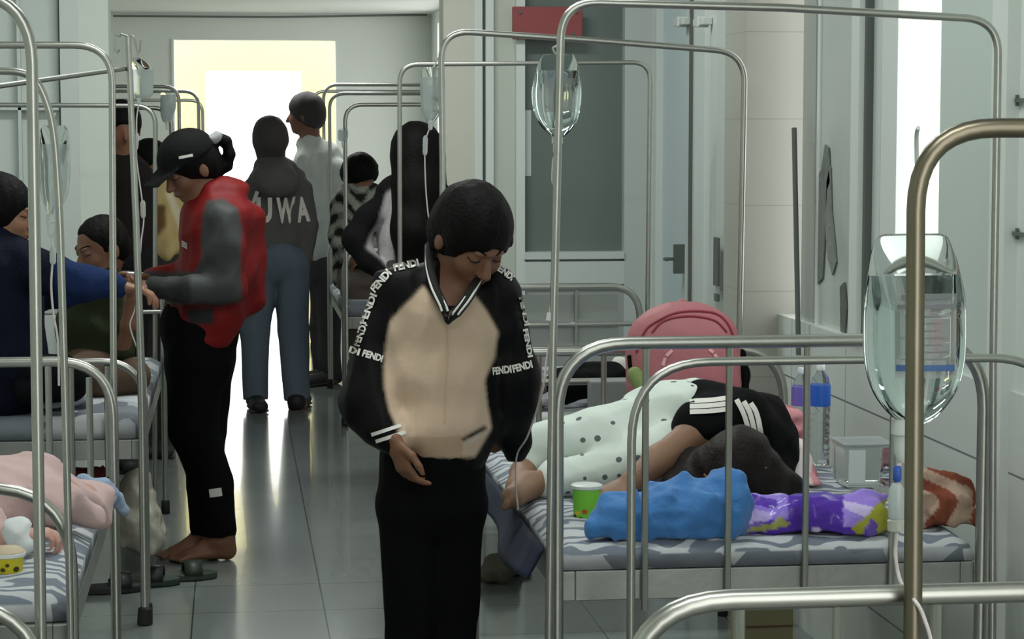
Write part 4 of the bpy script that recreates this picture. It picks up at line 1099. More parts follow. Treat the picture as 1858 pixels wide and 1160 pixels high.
# ---------------------------------------------------------------- person in black, half hidden behind the drip stand
Yk = 9.95
figure('person in black clothes half hidden behind the drip stand pole', Yk, (222, 232, 0), (.2, -.95, -.2),
    [(222, 285, 0, .065, .06), (222, 320, 0, .14, .1), (220, 400, 0, .15, .11), (220, 470, 0, .15, .11)], (1, .1, 0),
    [[(178, 335, 0, .055), (172, 410, 0, .05), (190, 470, -.1, .04)], [(262, 338, 0, .05), (262, 410, -.02, .045), (240, 455, -.1, .036)]],
    [[(205, 540, 0, .09), (205, 650, 0, .07), (205, 810, 0, .055)], [(238, 540, 0, .09), (238, 650, 0, .07), (238, 810, 0, .055)]],
    h=.011, top=(30, 27, 26), trous=(24, 24, 26), shoes=(30, 30, 30), fseed=71, waist=(220, 478, 0, .14, .11), feetdir=(0, -1, 0), topmat=mat_vcol('cloth_soft'), skin=SKIND)
# ---------------------------------------------------------------- person in camouflage-like shirt beyond the tall man
Ys = 12.0
def strc(V):
    P_ = V * 1.0; n_ = np.sin(P_[:, 2] * 70 + 3 * np.sin(P_[:, 0] * 30)) + .6 * np.sin(P_[:, 0] * 60 + P_[:, 2] * 31)
    C = np.where((n_ > .55)[:, None], np.array(lin((40, 40, 38))), np.where((n_ > -.3)[:, None], np.array(lin((120, 122, 114))), np.array(lin((160, 160, 150)))))
    return C
rt = empty('person', W(656, 600, Ys), 'person in dark and pale patterned top seated beyond the tall man', 'person'); rt.location.z = 0
B = SDF(.011); HS = Head(W(654, 318, Ys), (.6, -.5, -.6), .95); HS.prims(B, False)
B.cone(HS.p(0, -.03, -.05), W(654, 352, Ys), .05, .05); B.econe(W(655, 360, Ys), W(654, 500, Ys), (.12, .08), (.13, .1), (1, 0, 0))
B.chain([W(622, 372, Ys), W(616, 430, Ys), W(640, 475, Ys - .15)], [.04, .035, .028]); B.chain([W(690, 372, Ys), W(692, 430, Ys), W(664, 475, Ys - .15)], [.04, .035, .028])
add_hand(B, W(642, 475, Ys - .16), (.7, -.6, 0), (0, 0, -1), (0, -.5, .5), .9); add_hand(B, W(664, 475, Ys - .16), (-.7, -.6, 0), (0, 0, -1), (0, -.5, .5), .9)
B.chain([W(640, 500, Ys), W(645, 530, Ys - .4), W(650, 620, Ys - .45)], [.07, .055, .04]); B.chain([W(672, 500, Ys), W(676, 530, Ys - .4), W(680, 620, Ys - .45)], [.07, .055, .04])
add_foot(B, W(652, 690, Ys - .45), W(640, 745, Ys - .6)) if False else None
blob('body', B, SKIND, rt)
B = SDF(.011); B.econe(W(655, 362, Ys), W(654, 500, Ys), (.15, .1), (.15, .12), (1, 0, 0)); B.chain([W(618, 372, Ys), W(612, 430, Ys), W(636, 472, Ys - .14)], [.055, .05, .04]); B.chain([W(694, 372, Ys), W(697, 430, Ys), W(668, 472, Ys - .14)], [.055, .05, .04])
blob('shirt', B, mat_vcol('cloth_pattern'), rt, disp=folds(.008, 40, 81), color=strc)
B = SDF(.011); B.chain([W(640, 500, Ys), W(645, 530, Ys - .4), W(650, 650, Ys - .45)], [.09, .07, .05]); B.chain([W(672, 500, Ys), W(676, 530, Ys - .4), W(680, 650, Ys - .45)], [.09, .07, .05])
blob('trousers', B, mat('brown_grey_cloth', (86, 76, 70), .9, bump=.3), rt, disp=folds(.006, 30, 82))
B = SDF(.011); HS.hair(B, .016, True); blob('hair', B, HAIR, rt, disp=folds(.004, 80, 83))
# ================================================================== THE PATIENT ON BED A
Yp = 5.15
ZM = ZTOP + .004
root = empty('person', W(1250, 860, Yp), 'patient lying on the right bed in polka dot trousers and white striped black top', 'person'); root.location.z = ZM
P = lambda x, y, d=0: W(x, y, Yp + d)
B = SDF(.006)
HP = Head(P(1322, 856, -.27), (-.62, -.55, -.35), .86, (.55, -.3, .8)); HP.prims(B, True)
B.cone(HP.p(0, -.03, -.06), P(1345, 800, -.02), .042, .05, k=.03)
B.econe(P(1335, 790, 0), P(1255, 778, .05), (.08, .07), (.08, .065), (0, 1, 0), k=.03)
B.chain([P(1335, 768, -.08), P(1255, 790, -.14), P(1195, 836, -.2), P(1142, 876, -.24)], [.04, .037, .034, .024], k=.02)
B.chain([P(1380, 800, .0), P(1400, 860, -.1), P(1300, 880, -.2)], [.04, .035, .028], k=.02)
B.chain([P(1225, 772, .03), P(1090, 802, .0), P(985, 813, .0), P(958, 838, -.02), P(948, 858, -.05)], [.065, .052, .042, .03, .026], k=.01)
B.chain([P(1215, 822, -.08), P(1100, 858, -.1), P(1000, 869, -.12), P(958, 880, -.15)], [.045, .03, .028, .026], k=.01)
for (x, y, d, tx, ty) in ((950, 862, -.05, 936, 888), (958, 884, -.15, 930, 902)):
    a = P(x, y, d); b = P(tx, ty, d - .12)
    B.cone(a, b, .032, .026, k=.02)
    sd_ = Vector((.5, .3, .8)).normalized(); dd = (b - a).normalized()
    for i in range(5):
        o_ = sd_ * ((i - 2) * .012); B.cone(b + o_ - dd * .01, b + o_ + dd * (.028 - abs(i - 1) * .003), .009, .0075, k=.004)
add_hand(B, P(1142, 880, -.24), (-.9, -.35, -.2), (0, .2, -1), (.2, -1, 0), .88, .5, .4)
add_hand(B, P(1300, 880, -.2), (-1, -.1, 0), (0, .2, -1), (.2, -1, 0), .88, .5, .4)
_o, V, Fq = blob('body', B, mat('patient_skin', (138, 104, 82), .55, noise=.1), root, relax=1); HP.features(root, bvh_of(V, Fq))
# trousers
def dots(V):
    C = np.tile(np.array(lin((218, 226, 218))), (len(V), 1)); return C
PM = mat('polka_dot_cotton', (214, 222, 214), .8, bump=.2, bscale=25)
nt = PM.node_tree; b = nt.nodes['Principled BSDF']; tc = nt.nodes.new('ShaderNodeTexCoord')
v = nt.nodes.new('ShaderNodeTexVoronoi'); v.inputs['Scale'].default_value = 25; v.inputs['Randomness'].default_value = .25
nt.links.new(tc.outputs['Object'], v.inputs['Vector']); lt = nt.nodes.new('ShaderNodeMath'); lt.operation = 'LESS_THAN'; lt.inputs[1].default_value = .2
nt.links.new(v.outputs['Distance'], lt.inputs[0]); mx = nt.nodes.new('ShaderNodeMix'); mx.data_type = 'RGBA'
mx.inputs[6].default_value = (*lin((212, 222, 214)), 1); mx.inputs[7].default_value = (*lin((92, 102, 102)), 1); nt.links.new(lt.outputs[0], mx.inputs[0]); nt.links.new(mx.outputs[2], b.inputs['Base Color'])
B = SDF(.007)
B.cone(P(1255, 765, .08), P(1200, 772, .05), .105, .1, k=.04)
B.chain([P(1225, 768, .03), P(1090, 800, .0), P(985, 812, .0)], [.098, .078, .062], k=.02)
B.cone(P(985, 812, 0), P(965, 838, -.02), .058, .042, k=.02)
B.chain([P(1215, 820, -.08), P(1100, 857, -.1), P(1005, 868, -.12)], [.075, .055, .047], k=.015)
blob('trousers', B, PM, root, disp=folds(.006, 32, 5, (1, 1, 1)))
# black top
B = SDF(.0065)
B.econe(P(1300, 790, .02), P(1268, 770, .05), (.12, .11), (.11, .1), (0, 1, 0), k=.04)
B.econe(P(1365, 800, .02), P(1300, 790, .02), (.13, .1), (.13, .11), (0, 1, 0), k=.05)
B.cone(P(1345, 762, -.06), P(1262, 776, -.12), .07, .055, k=.04)
B.cone(P(1375, 800, 0), P(1405, 858, -.08), .075, .05, k=.04)
B.cone(P(1380, 760, .05), P(1400, 830, .02), .06, .06, k=.05)
_t, TV, TF = blob('shirt', B, mat('black_jersey', (13, 13, 14), .9, bump=.2, spec=.12), root, disp=folds(.006, 34, 8))
sh_ = [c for c in root.children if c.name.startswith('shirt')][0]; sb_ = bvh_of(TV, TF)
def ribbon(name, path, wpx, bvh, material, parent, off=.004):
    mb = MB(); vs = []; ls = []
    sp = [Vector((p[0], p[1], 0)) for p in path]; sp = spline(sp, 8)
    for i, p in enumerate(sp):
        t = (sp[min(i + 1, len(sp) - 1)] - sp[max(i - 1, 0)]).normalized(); nn = Vector((-t.y, t.x, 0))
        row = []
        for k in (-.5, .5):
            q = p + nn * wpx * k; r = ray(q.x, q.y).normalized(); h = bvh.ray_cast(CAM, r)
            row.append(h[0] + h[1] * off if h[0] is not None else None)
        if None in row: continue
        vs += row
    n = len(vs) // 2
    if n > 1: mb.add(vs, [(2 * i, 2 * i + 2, 2 * i + 3, 2 * i + 1) for i in range(n - 1)]); return mb.build(name, material, parent, smooth=False)
for o_ in (-10.5, 0, 10.5):
    ribbon('sleeve_stripe', [(1252, 740 + o_ * .9), (1290, 738 + o_ * .9), (1322 + o_ * .2, 734 + o_ * .9)], 8, sb_, WHT, sh_)
for k in range(3):
    ribbon('sleeve_stripe', [(1335 + 13 * k, 727 + 3 * k), (1347 + 12 * k, 750), (1356 + 11 * k, 778), (1361 + 10 * k, 808)], 9, sb_, WHT, sh_)
# hair spread over the near side
B = SDF(.006)
B.ell(HP.p(0, -.02, .02), HP.rad(.09, .11, .105), HP.R, k=.02)
B.chain([P(1310, 860, -.26), P(1375, 868, -.24), P(1432, 886, -.2)], [.07, .06, .035], k=.03)
B.chain([P(1260, 850, -.2), P(1225, 880, -.26)], [.05, .03], k=.03)
B.chain([P(1330, 880, -.22), P(1420, 888, -.2)], [.05, .035], k=.03)
hr, _, _ = blob('hair', B, HAIRB, root, disp=folds(.004, 70, 12, (1, .4, 1)))
MB().tube([P(1380, 838, -.32), P(1385, 842, -.325), P(1388, 850, -.325)], .004, 8).build('hair_clip', WHITEP, hr)
# ================================================================== THINGS ON THE RIGHT BED
def bedding(name, label, cat, build, material, fold=(.008, 35, 1), h=.007, stretch=(1, 1, 1), color=None, flat=None):
    B = SDF(h); build(B)
    if flat: B.half((0, 0, flat), (0, 0, -1))
    o, V, Fq = blob(name, B, material, None, disp=(lambda P_, a=folds(*fold, stretch), b=folds(fold[0] * .38, fold[1] * 2.6, fold[2] + 50, stretch): a(P_) + b(P_)) if fold else None, color=color)
    tag(o, label, cat); return o, V, Fq
Q = lambda x, y, Y: W(x, y, Y)
YB = 4.505
bedding('blue_blanket', 'bright blue fleece blanket rolled up at the edge of the right bed', 'blanket',
    lambda B: (B.cone(Q(1125, 940, YB), Q(1200, 935, YB), .052, .066, k=.02), B.cone(Q(1200, 935, YB), Q(1298, 928, YB), .064, .078, k=.02), B.ell(Q(1315, 925, YB - .0), (.045, .075, .072), k=.01), B.cone(Q(1072, 962, YB - .02), Q(1112, 948, YB), .016, .042, k=.03),
               B.cone(Q(1230, 960, YB - .05), Q(1320, 890, YB - .03), .016, .02, k=.015), B.cone(Q(1150, 900, YB - .03), Q(1120, 975, YB - .05), .014, .012, k=.02), B.cone(Q(1330, 890, YB - .02), Q(1335, 960, YB - .04), .018, .014, k=.012), B.cone(Q(1250, 890, YB), Q(1320, 872, YB), .02, .022, k=.02)),
    mat('blue_fleece', (62, 120, 184), .85, bump=.5, bscale=45, sheen=.2), (.011, 30, 3), .006, (1, 1, 1), flat=ZTOP + .0055)
def purple(V):
    uv = project(V); C = np.tile(np.array(lin((86, 52, 168))), (len(V), 1))
    n_ = np.sin(V[:, 0] * 55 + 2 * np.sin(V[:, 2] * 70)) + np.sin(V[:, 2] * 60 + V[:, 1] * 50)
    L = (uv[:, 0] < 1430) & (uv[:, 1] < 952 - (uv[:, 0] - 1340) * .12); C[L & (n_ > -.6)] = lin((150, 124, 222))
    C[L & (n_ > 1.2)] = lin((190, 172, 232))
    m_ = inpoly(uv, [(1345, 962), (1400, 950), (1415, 938), (1440, 952), (1400, 962), (1350, 968)]); C[m_] = lin((158, 156, 84))
    m_ = (uv[:, 0] > 1530) & (uv[:, 1] < 958 + 0 * uv[:, 0]); C[m_] = lin((156, 130, 222)); C[m_ & (n_ > .8)] = lin((205, 190, 236))
    m_ = inpoly(uv, [(1545, 958), (1570, 940), (1590, 915), (1612, 905), (1612, 985), (1590, 992), (1575, 950), (1560, 980)]); C[m_] = lin((158, 158, 52))
    m_ = inpoly(uv, [(1580, 940), (1592, 950), (1594, 990), (1575, 990), (1572, 960)]); C[m_] = lin((104, 80, 168))
    m_ = (np.hypot(uv[:, 0] - 1481, (uv[:, 1] - 968)) < 11); C[m_] = lin((196, 184, 220))
    m_ = inpoly(uv, [(1300, 965), (1400, 975), (1400, 990), (1300, 985)]); C[m_] = lin((46, 34, 52))
    return C
bedding('purple_pack', 'purple plastic wrapped pack with lilac and yellow print lying on the right bed', 'pack',
    lambda B: (B.cone(Q(1350, 942, YB + .02), Q(1470, 944, YB), .048, .056, k=.02), B.cone(Q(1470, 944, YB), Q(1560, 948, YB), .056, .062, k=.02), B.ell(Q(1575, 945, YB), (.04, .06, .062), k=.01), B.cone(Q(1560, 905, YB), Q(1605, 900, YB + .02), .012, .008, k=.02)),
    mat_vcol('glossy_pack', .28, .3, 40, coat=.3), (.006, 40, 6), .0055, (1, 1, 1), color=purple, flat=ZTOP + .0055)
bedding('brown_blanket', 'brown and beige fleece bundled at the far right end of the bed', 'blanket',
    lambda B: (B.ell(Q(1715, 915, YB + .1), (.06, .09, .066), k=.02), B.cone(Q(1680, 940, YB + .05), Q(1745, 945, YB + .05), .042, .04, k=.03), B.cone(Q(1690, 880, YB + .08), Q(1740, 890, YB + .08), .03, .026, k=.02), B.cone(Q(1672, 900, YB + .02), Q(1700, 925, YB + .0), .022, .02, k=.015)),
    mat_vcol('brown_fleece', .9, .4, 50), (.011, 45, 9), .006, (1, 1, 1), color=lambda V: np.where((np.sin(V[:, 0] * 60 + V[:, 2] * 45 + 2 * np.sin(V[:, 2] * 50)) > .1)[:, None], np.array(lin((128, 72, 56))), np.array(lin((176, 150, 134)))), flat=ZTOP + .0055)
bedding('pink_quilt', 'folded pink quilt behind the patient on the right bed', 'quilt',
    lambda B: (B.ell(Q(1405, 752, 5.5), (.075, .1, .026), k=.01), B.ell(Q(1412, 778, 5.48), (.07, .1, .03), k=.01), B.ell(Q(1405, 808, 5.48), (.08, .12, .035), k=.01), B.ell(Q(1400, 835, 5.46), (.09, .14, .035), k=.01)),
    mat('dusty_pink_cotton', (206, 140, 146), .85, bump=.3, bscale=30), (.006, 40, 12), .0065, flat=ZTOP + .0055)
bedding('pillow', 'pale pink and white pillow beside the black topped patient', 'pillow',
    lambda B: (B.cone(Q(1425, 820, 5.3), Q(1440, 860, 5.12), .05, .05, k=.04), B.cone(Q(1440, 850, 5.14), Q(1478, 880, 5.05), .04, .022, k=.03)),
    mat_vcol('pillow_cotton', .85), (.006, 30, 15), .0065, color=lambda V: np.where((np.sin(V[:, 0] * 40 + 3 * np.sin(V[:, 2] * 30)) > .55)[:, None], np.array(lin((214, 150, 156))), np.array(lin((226, 214, 212)))), flat=ZTOP + .0055)
# pink backpack behind bed A head, standing on bed C foot / bed A head end
YBP = 5.72
def bp(B):
    B.ell(Q(1240, 640, YBP), (.15, .09, .13), k=.02); B.econe(Q(1240, 610, YBP), Q(1240, 700, YBP), (.14, .08), (.145, .085), (1, 0, 0), k=.04); B.econe(Q(1240, 700, YBP), Q(1240, 770, YBP), (.145, .085), (.13, .085), (1, 0, 0), k=.04)
o, V, Fq = bedding('backpack', 'pink backpack with dark red piping standing at the head of the right bed', 'backpack', bp, mat('pink_nylon', (172, 106, 112), .6, bump=.15, bscale=60), (.003, 20, 18), .007, flat=.67)
bb = bvh_of(V, Fq)
PIP = mat('dark_red_piping', (140, 50, 62), .6)
def surf_tube(name, path, r, bvh, material, parent, off=.002, n=6):
    sp = spline([Vector((p[0], p[1], 0)) for p in path], n); out = []
    for p in sp:
        rr = ray(p.x, p.y).normalized(); h = bvh.ray_cast(CAM, rr)
        if h[0] is not None: out.append(h[0] + h[1] * off)
    if len(out) > 2: return MB().tube(out, r, 8).build(name, material, parent)
surf_tube('piping', [(1155, 640), (1168, 606), (1185, 588), (1230, 568), (1290, 568), (1318, 586), (1334, 622)], .0035, bb, PIP, o)
surf_tube('piping', [(1183, 604), (1200, 586), (1225, 577), (1260, 575), (1295, 582), (1312, 596), (1318, 604)], .003, bb, PIP, o)
surf_tube('zip', [(1172, 640), (1173, 668)], .003, bb, BLACKC, o)
surf_tube('strap', [(1143, 645), (1146, 670), (1158, 700), (1170, 712)], .006, bb, BLACKC, o)
for a, b in (((1206, 664), (1210, 650)), ((1211, 648), (1222, 638)), ((1284, 636), (1292, 642)), ((1293, 644), (1298, 652))):
    decal('print', [(None, a, b, 6)], bb, mat('pale_pink_print', (226, 170, 176), .7), o)
B = SDF(.006); B.cone(Q(1152, 680, YBP - .07), Q(1172, 712, YBP - .09), .022, .02, k=.02); blob('side_pocket', B, mat('olive_green_mesh', (122, 140, 84), .8, bump=.4), o)
B = SDF(.006); B.chain([Q(1346, 640, YBP + .02), Q(1350, 680, YBP + .0), Q(1352, 730, YBP - .02)], [.012, .014, .012]); blob('shoulder_strap', B, BLACKC, o)
B = SDF(.006); B.cone(Q(1225, 556, YBP + .03), Q(1238, 548, YBP + .03), .007, .006); B.cone(Q(1238, 548, YBP + .03), Q(1252, 556, YBP + .03), .006, .007); blob('handle', B, mat('pink_nylon', (208, 116, 124)), o)
# ---- clear plastic bottles
CLEAR = mat('clear_plastic', (232, 240, 240), .06, trans=1, ior=1.2)
WATER = mat('water', (236, 244, 246), .0, trans=1, ior=1.33)
def bottle(x, ytop, ybot, Y, r, lab, label, capc):
    b = W(x, ybot, Y); t = W(x, ytop, Y); H_ = t.z - ZM; e = empty('water_bottle', (b.x, Y, ZM + .002), label, 'bottle')
    pr = [(r * .55, 0), (r * .95, .004)]
    zz = .01
    while zz < H_ * .55:
        pr += [(r, zz), (r * .9, zz + .007), (r, zz + .014)]; zz += .019
    pr += [(r, H_ * .6), (r, H_ * .8), (r * .8, H_ * .88), (r * .4, H_ * .94), (r * .36, H_ * .96)]
    MB().lathe(pr, (b.x, Y, ZM + .002), 28).build('bottle_body', CLEAR, e)
    MB().lathe([(r * 1.02, 0), (r * 1.03, .002), (r * 1.03, H_ * .2), (r * 1.02, H_ * .2 + .002)], (b.x, Y, ZM + .002 + H_ * .6), 28).build('label', mat('label_%d_%d_%d' % lab, lab, .4, noise=.25, nscale=30), e)
    MB().lathe([(r * .4, 0), (r * .42, .002), (r * .42, .013), (r * .38, .015)], (b.x, Y, ZM + .002 + H_ * .955), 20).build('cap', mat('cap_%d_%d_%d' % capc, capc, .4), e)
bottle(1487, 665, 858, 5.38, .025, (40, 92, 190), 'clear ribbed water bottle with bright blue label near the wall', (225, 228, 230))
bottle(1453, 672, 852, 5.5, .025, (104, 96, 178), 'clear ribbed water bottle with violet label left of the blue labelled one', (215, 222, 226))
# clear plastic bag box by the wall with a white socket plate
c0 = W(1520, 885, 5.05); e = empty('plastic_box', (c0.x + .07, 5.1, ZM + .002), 'clear plastic food box standing by the wall behind the purple pack', 'box')
x0_, x1_ = W(1519, 850, 5.1).x, W(1608, 850, 5.1).x - .01
m = MB(); zt = W(1560, 803, 5.1).z; z0_ = ZM + .004
m.prism([(x0_, 5.02, z0_), (x1_, 5.02, z0_), (x1_ + .004, 5.02, zt), (x0_ - .004, 5.02, zt)], (0, .12, 0)); m.build('container', CLEAR, e, smooth=False, bevel=.006)
MB().box((x0_ - .007, 5.013, zt), (x1_ + .007, 5.147, zt + .008)).build('lid', mat('translucent_lid', (214, 222, 224), .3, trans=.6), e, smooth=False, bevel=.003)
MB().box((x0_ + .004, 5.012, z0_ + .012), (x0_ + .044, 5.0185, zt - .006)).build('paper_label', mat('white_paper', (208, 216, 216), .7), e, smooth=False)
# green cup
def cup(x, y0, y1, Y, r0, r1, col, spots, label, lid=None):
    c = W(x, y1, Y); H_ = W(x, y0, Y).z - c.z; e = empty('paper_cup', c, label, 'cup')
    MB().lathe([(r0 * .96, 0), (r0, .002), (r1, H_), (r1 + .002, H_ + .002), (r1 + .001, H_ + .005), (r1 - .003, H_ + .004), (r1 - .004, H_ - .004), (r0 - .003, .006), (.0005, .005)], c, 32).build('cup_body', mat('cup_%d_%d_%d' % col, col, .5), e)
    for (an, hz, sc_, cc) in spots:
        rr = r0 + (r1 - r0) * hz; p = Vector((c.x + (rr) * math.sin(an), c.y - rr * math.cos(an), c.z + H_ * hz))
        n = Vector((math.sin(an), -math.cos(an), 0)); t = Vector((math.cos(an), math.sin(an), 0))
        MB().loft([(p - n * .001, .0055 * sc_, .0048 * sc_, t, (0, 0, 1)), (p + n * .0012, .005 * sc_, .0042 * sc_, t, (0, 0, 1))], 10).build('print_spot', mat('spot_%d_%d_%d' % cc, cc, .6), e)
    MB().lathe([(r1 + .0015, 0), (r1 + .004, .002), (r1 + .004, .008), (r1 + .001, .01)], (c.x, c.y, c.z + H_ - .002), 32).build('rim', WHITEP, e)
    if lid: MB().lathe([(r1 + .002, 0), (r1 + .003, .004), (r1 * .8, .012), (.001, .014)], (c.x, c.y, c.z + H_ + .004), 32).build('lid', lid, e)
    return e
cup(1064, 885, 952, 4.75, .028, .031, (132, 214, 66), [(-.9, .35, 1.1, (226, 190, 60)), (-.3, .4, 1.2, (200, 90, 50)), (-.6, .2, 1, (40, 60, 30)), (-1.2, .25, .9, (40, 60, 30)), (.3, .3, 1, (60, 90, 40))], 'green printed paper cup lying against the blue blanket roll').location.z
# slim strap with buckle at patient's feet: tube loop (the drip line of the patient)
LINE = mat('drip_tube_plastic', (214, 204, 204), .25, spec=.6)
# ================================================================== DRIP BAGS
def drip(name, label, Y, top, prof=None, level=0, neck=None, lab=None, chain=None, tube=None, hook=None, depth=.5, rot=0, conn=None, milky=0, group='drip bags hanging from the hoops'):
    """prof: [(px_centre, py, halfwidth_px)] top to bottom; level: py of the liquid surface"""
    s = SC(Y, prof[0][0]); base = W(prof[-1][0], prof[-1][1], Y); e = empty(name, W(prof[0][0], prof[0][1], Y), label, 'drip bag', group)
    pr = [Vector((p[0], p[1], p[2])) for p in prof]; pr = spline(pr, 4)
    def secs(pp, inset=0):
        out = []
        ymin, ymax = prof[0][1], prof[-1][1]
        for p in pp:
            c = W(p.x, p.y, Y); hw = max(p.z / s - inset, .0008); v = (p.y - ymin) / (ymax - ymin)
            dp = hw * depth * (min(1, .12 + 2.2 * v) if v < .5 else 1)
            out.append((c, hw, max(dp, .0012), (math.cos(rot), math.sin(rot), 0), (-math.sin(rot), math.cos(rot), 0)))
        return out
    MB().loft(secs(pr), 36).build('bag', CLEAR if False else mat('soft_clear_film', (240, 246, 244), .05, trans=1, ior=1.12), e)
    low = [p for p in pr if p.y > level]
    low = [Vector((low[0].x, level, low[0].z))] + low
    MB().loft(secs(low, .0012), 36).build('liquid', mat('pale_fluid_%d' % int(milky * 100), (206, 214, 214), .25, alpha=milky) if milky else WATER, e)
    nx, ny0, ny1, nr = neck
    a = W(nx, ny0, Y); b = W(nx, ny1, Y)
    MB().loft([(a, nr, nr, (1, 0, 0), (0, 1, 0)), (a.lerp(b, .35), nr * 1.05, nr * 1.05, (1, 0, 0), (0, 1, 0)), (a.lerp(b, .4), nr * .8, nr * .8, (1, 0, 0), (0, 1, 0)), (a.lerp(b, .8), nr * .8, nr * .8, (1, 0, 0), (0, 1, 0)), (b, nr * .5, nr * .5, (1, 0, 0), (0, 1, 0))], 18).build('port', mat('milky_plastic', (226, 232, 228), .35, trans=.35), e)
    if lab:
        x0, y0, x1, y1 = lab; m = MB(); q0 = [W(x0, y0, Y), W(x1, y0, Y), W(x1, y1, Y), W(x0, y1, Y)]
        dpt = max(q[2] for q in secs(pr)) * 1.0
        xs = np.linspace(x0, x1, 9); hwm = max(p[2] for p in prof)
        vs = []; fs = []
        for x in xs:
            u = (x - prof[len(prof) // 2][0]) / hwm; off = dpt * math.sqrt(max(1 - u * u, .05)) + .0015
            for y in (y0, y1): q = W(x, y, Y); vs.append((q.x, q.y - off, q.z))
        for i in range(8): fs.append((2 * i, 2 * i + 1, 2 * i + 3, 2 * i + 2))
        m.add(vs, fs); lo = m.build('label', mat('grey_label', (150, 153, 152), .5, alpha=.6), e, smooth=False)
        def strip(a0, b0, a1, b1, mt):
            mm = MB(); vs = []
            for x in np.linspace(a0, a1, 7):
                u = (x - prof[len(prof) // 2][0]) / hwm; off = dpt * math.sqrt(max(1 - u * u, .05)) + .003
                for y in (b0, b1): q = W(x, y, Y); vs.append((q.x, q.y - off, q.z))
            mm.add(vs, [(2 * i, 2 * i + 1, 2 * i + 3, 2 * i + 2) for i in range(6)]); return mm
        INK = mat('grey_ink', (112, 116, 118), .6)
        rs = random.Random(5)
        if x1 - x0 > 60:
            strip(x0 + 12, y0 + 2, x1 - 8, y0 + 10, None).build('print_line', INK, lo, smooth=False)
            strip(x0 + 4, y0 + 20, x1 - 6, y0 + 27, None).build('print_line', INK, lo, smooth=False)
            for k in range(7):
                yy = y0 + 40 + k * (y1 - y0 - 75) / 6; strip(x0 + 8 + rs.random() * 8, yy, x1 - 14 - rs.random() * 22, yy + 2.2, None).build('print_line', INK, lo, smooth=False)
            strip(x0 + 1, y1 - 24, x1 - 4, y1 - 13, None).build('blue_band', mat('blue_ink', (60, 92, 140), .5), lo, smooth=False)
    if hook:
        MB().tube(spline([W(x, y, Y + d) for x, y, d in hook], 5), .0022, 8).build('hanger', mat('milky_plastic', (226, 232, 228)), e)
    if conn:
        for (x, y0, y1, r, colr) in conn:
            a = W(x[0], y0, Y); b = W(x[1], y1, Y); m = MB().tube([a, a.lerp(b, .15), a.lerp(b, .85), b], [r * .6, r, r, r * .6], 14)
            m.build('drip_chamber', mat('dc_%d_%d_%d' % colr, colr, .3, trans=.5 if colr[0] > 120 else 0), e)
    if tube:
        MB().tube(spline([W(x, y, Y + d) for x, y, d in tube], 7), .0021, 8).build('tube', LINE, e)
    return e
# largest bag, hanging behind the dark hoop pole
YD = YZ + .055
drip('drip_bag', 'large clear drip bag with printed label hanging behind the dark pole', YD, None,
     [(1655, 424, 50), (1655, 432, 70), (1657, 465, 84), (1659, 500, 91), (1660, 540, 98), (1660, 590, 100), (1660, 640, 99), (1660, 680, 93), (1660, 715, 79), (1660, 745, 56), (1660, 764, 32), (1660, 770, 14)], 499, (1640, 760, 838, .013),
     lab=(1612, 530, 1724, 682), depth=.42, rot=.12, hook=[(1652, 428, 0), (1654, 400, -.01), (1663, 330, -.02), (1663, 250, -.03), (1666, 232, -.05)],
     conn=[((1628, 1628), 845, 875, .0045, (46, 84, 170)), ((1627, 1626), 878, 950, .0085, (216, 226, 226)), ((1626, 1627), 940, 966, .0095, (222, 224, 214))],
     tube=[(1638, 836, 0), (1630, 850, 0), (1628, 900, 0), (1627, 965, 0), (1625, 1010, 0), (1634, 1055, -.01), (1656, 1085, -.09), (1676, 1120, -.1), (1694, 1200, -.1), (1700, 1400, -.1)])
# medium bag on the hoop of bed A
YM = YA + .0
drip('drip_bag', 'clear drip bag hanging from the tall hoop of the right bed', YM, None,
     [(1014, 98, 26), (1013, 108, 33), (1012, 125, 39), (1011, 145, 43), (1010, 170, 45), (1010, 195, 43), (1011, 215, 38), (1012, 232, 28), (1013, 246, 14), (1013, 252, 9)], 128, (1011, 248, 282, .011),
     lab=(985, 142, 1040, 204), depth=.45, rot=-.1, hook=[(1008, 98, 0), (1003, 88, -.01), (1010, 84, -.02), (1016, 90, -.02)],
     conn=[((1007, 1005), 284, 335, .006, (214, 222, 220))],
     tube=[(1011, 280, 0), (1006, 310, 0), (1005, 400, 0), (1003, 520, 0), (997, 575, -.02), (1002, 600, -.02), (992, 650, -.02), (984, 710, .0), (958, 790, .2), (938, 826, .35), (936, 880, .4), (940, 925, .42)])
e = bpy.data.objects[-1] if False else None
o = MB().tube([W(998, 568, YM - .03), W(996, 582, YM - .03)], .006, 8).build('tube_clamp', WHITEP, [c for c in COL.objects if c.name.startswith('drip_bag') and c.type == 'EMPTY'][-1])
# bag at the hoop of bed C
drip('drip_bag', 'drip bag beside the beige corner above the long haired woman', 6.7, None, milky=0.55, prof=
     [(786, 122, 16), (785, 130, 20), (785, 150, 22), (785, 180, 22), (784, 200, 20), (782, 214, 12), (781, 222, 6)], level=140, neck=(781, 218, 236, .009), depth=.5,
     conn=[((772, 771), 246, 282, .0075, (222, 226, 226))], tube=[(781, 230, 0), (776, 242, 0), (771, 262, 0), (772, 330, 0), (777, 390, 0), (785, 425, 0), (792, 460, .0), (796, 520, 0)], hook=[(786, 122, 0), (792, 112, 0), (796, 104, -.04)])
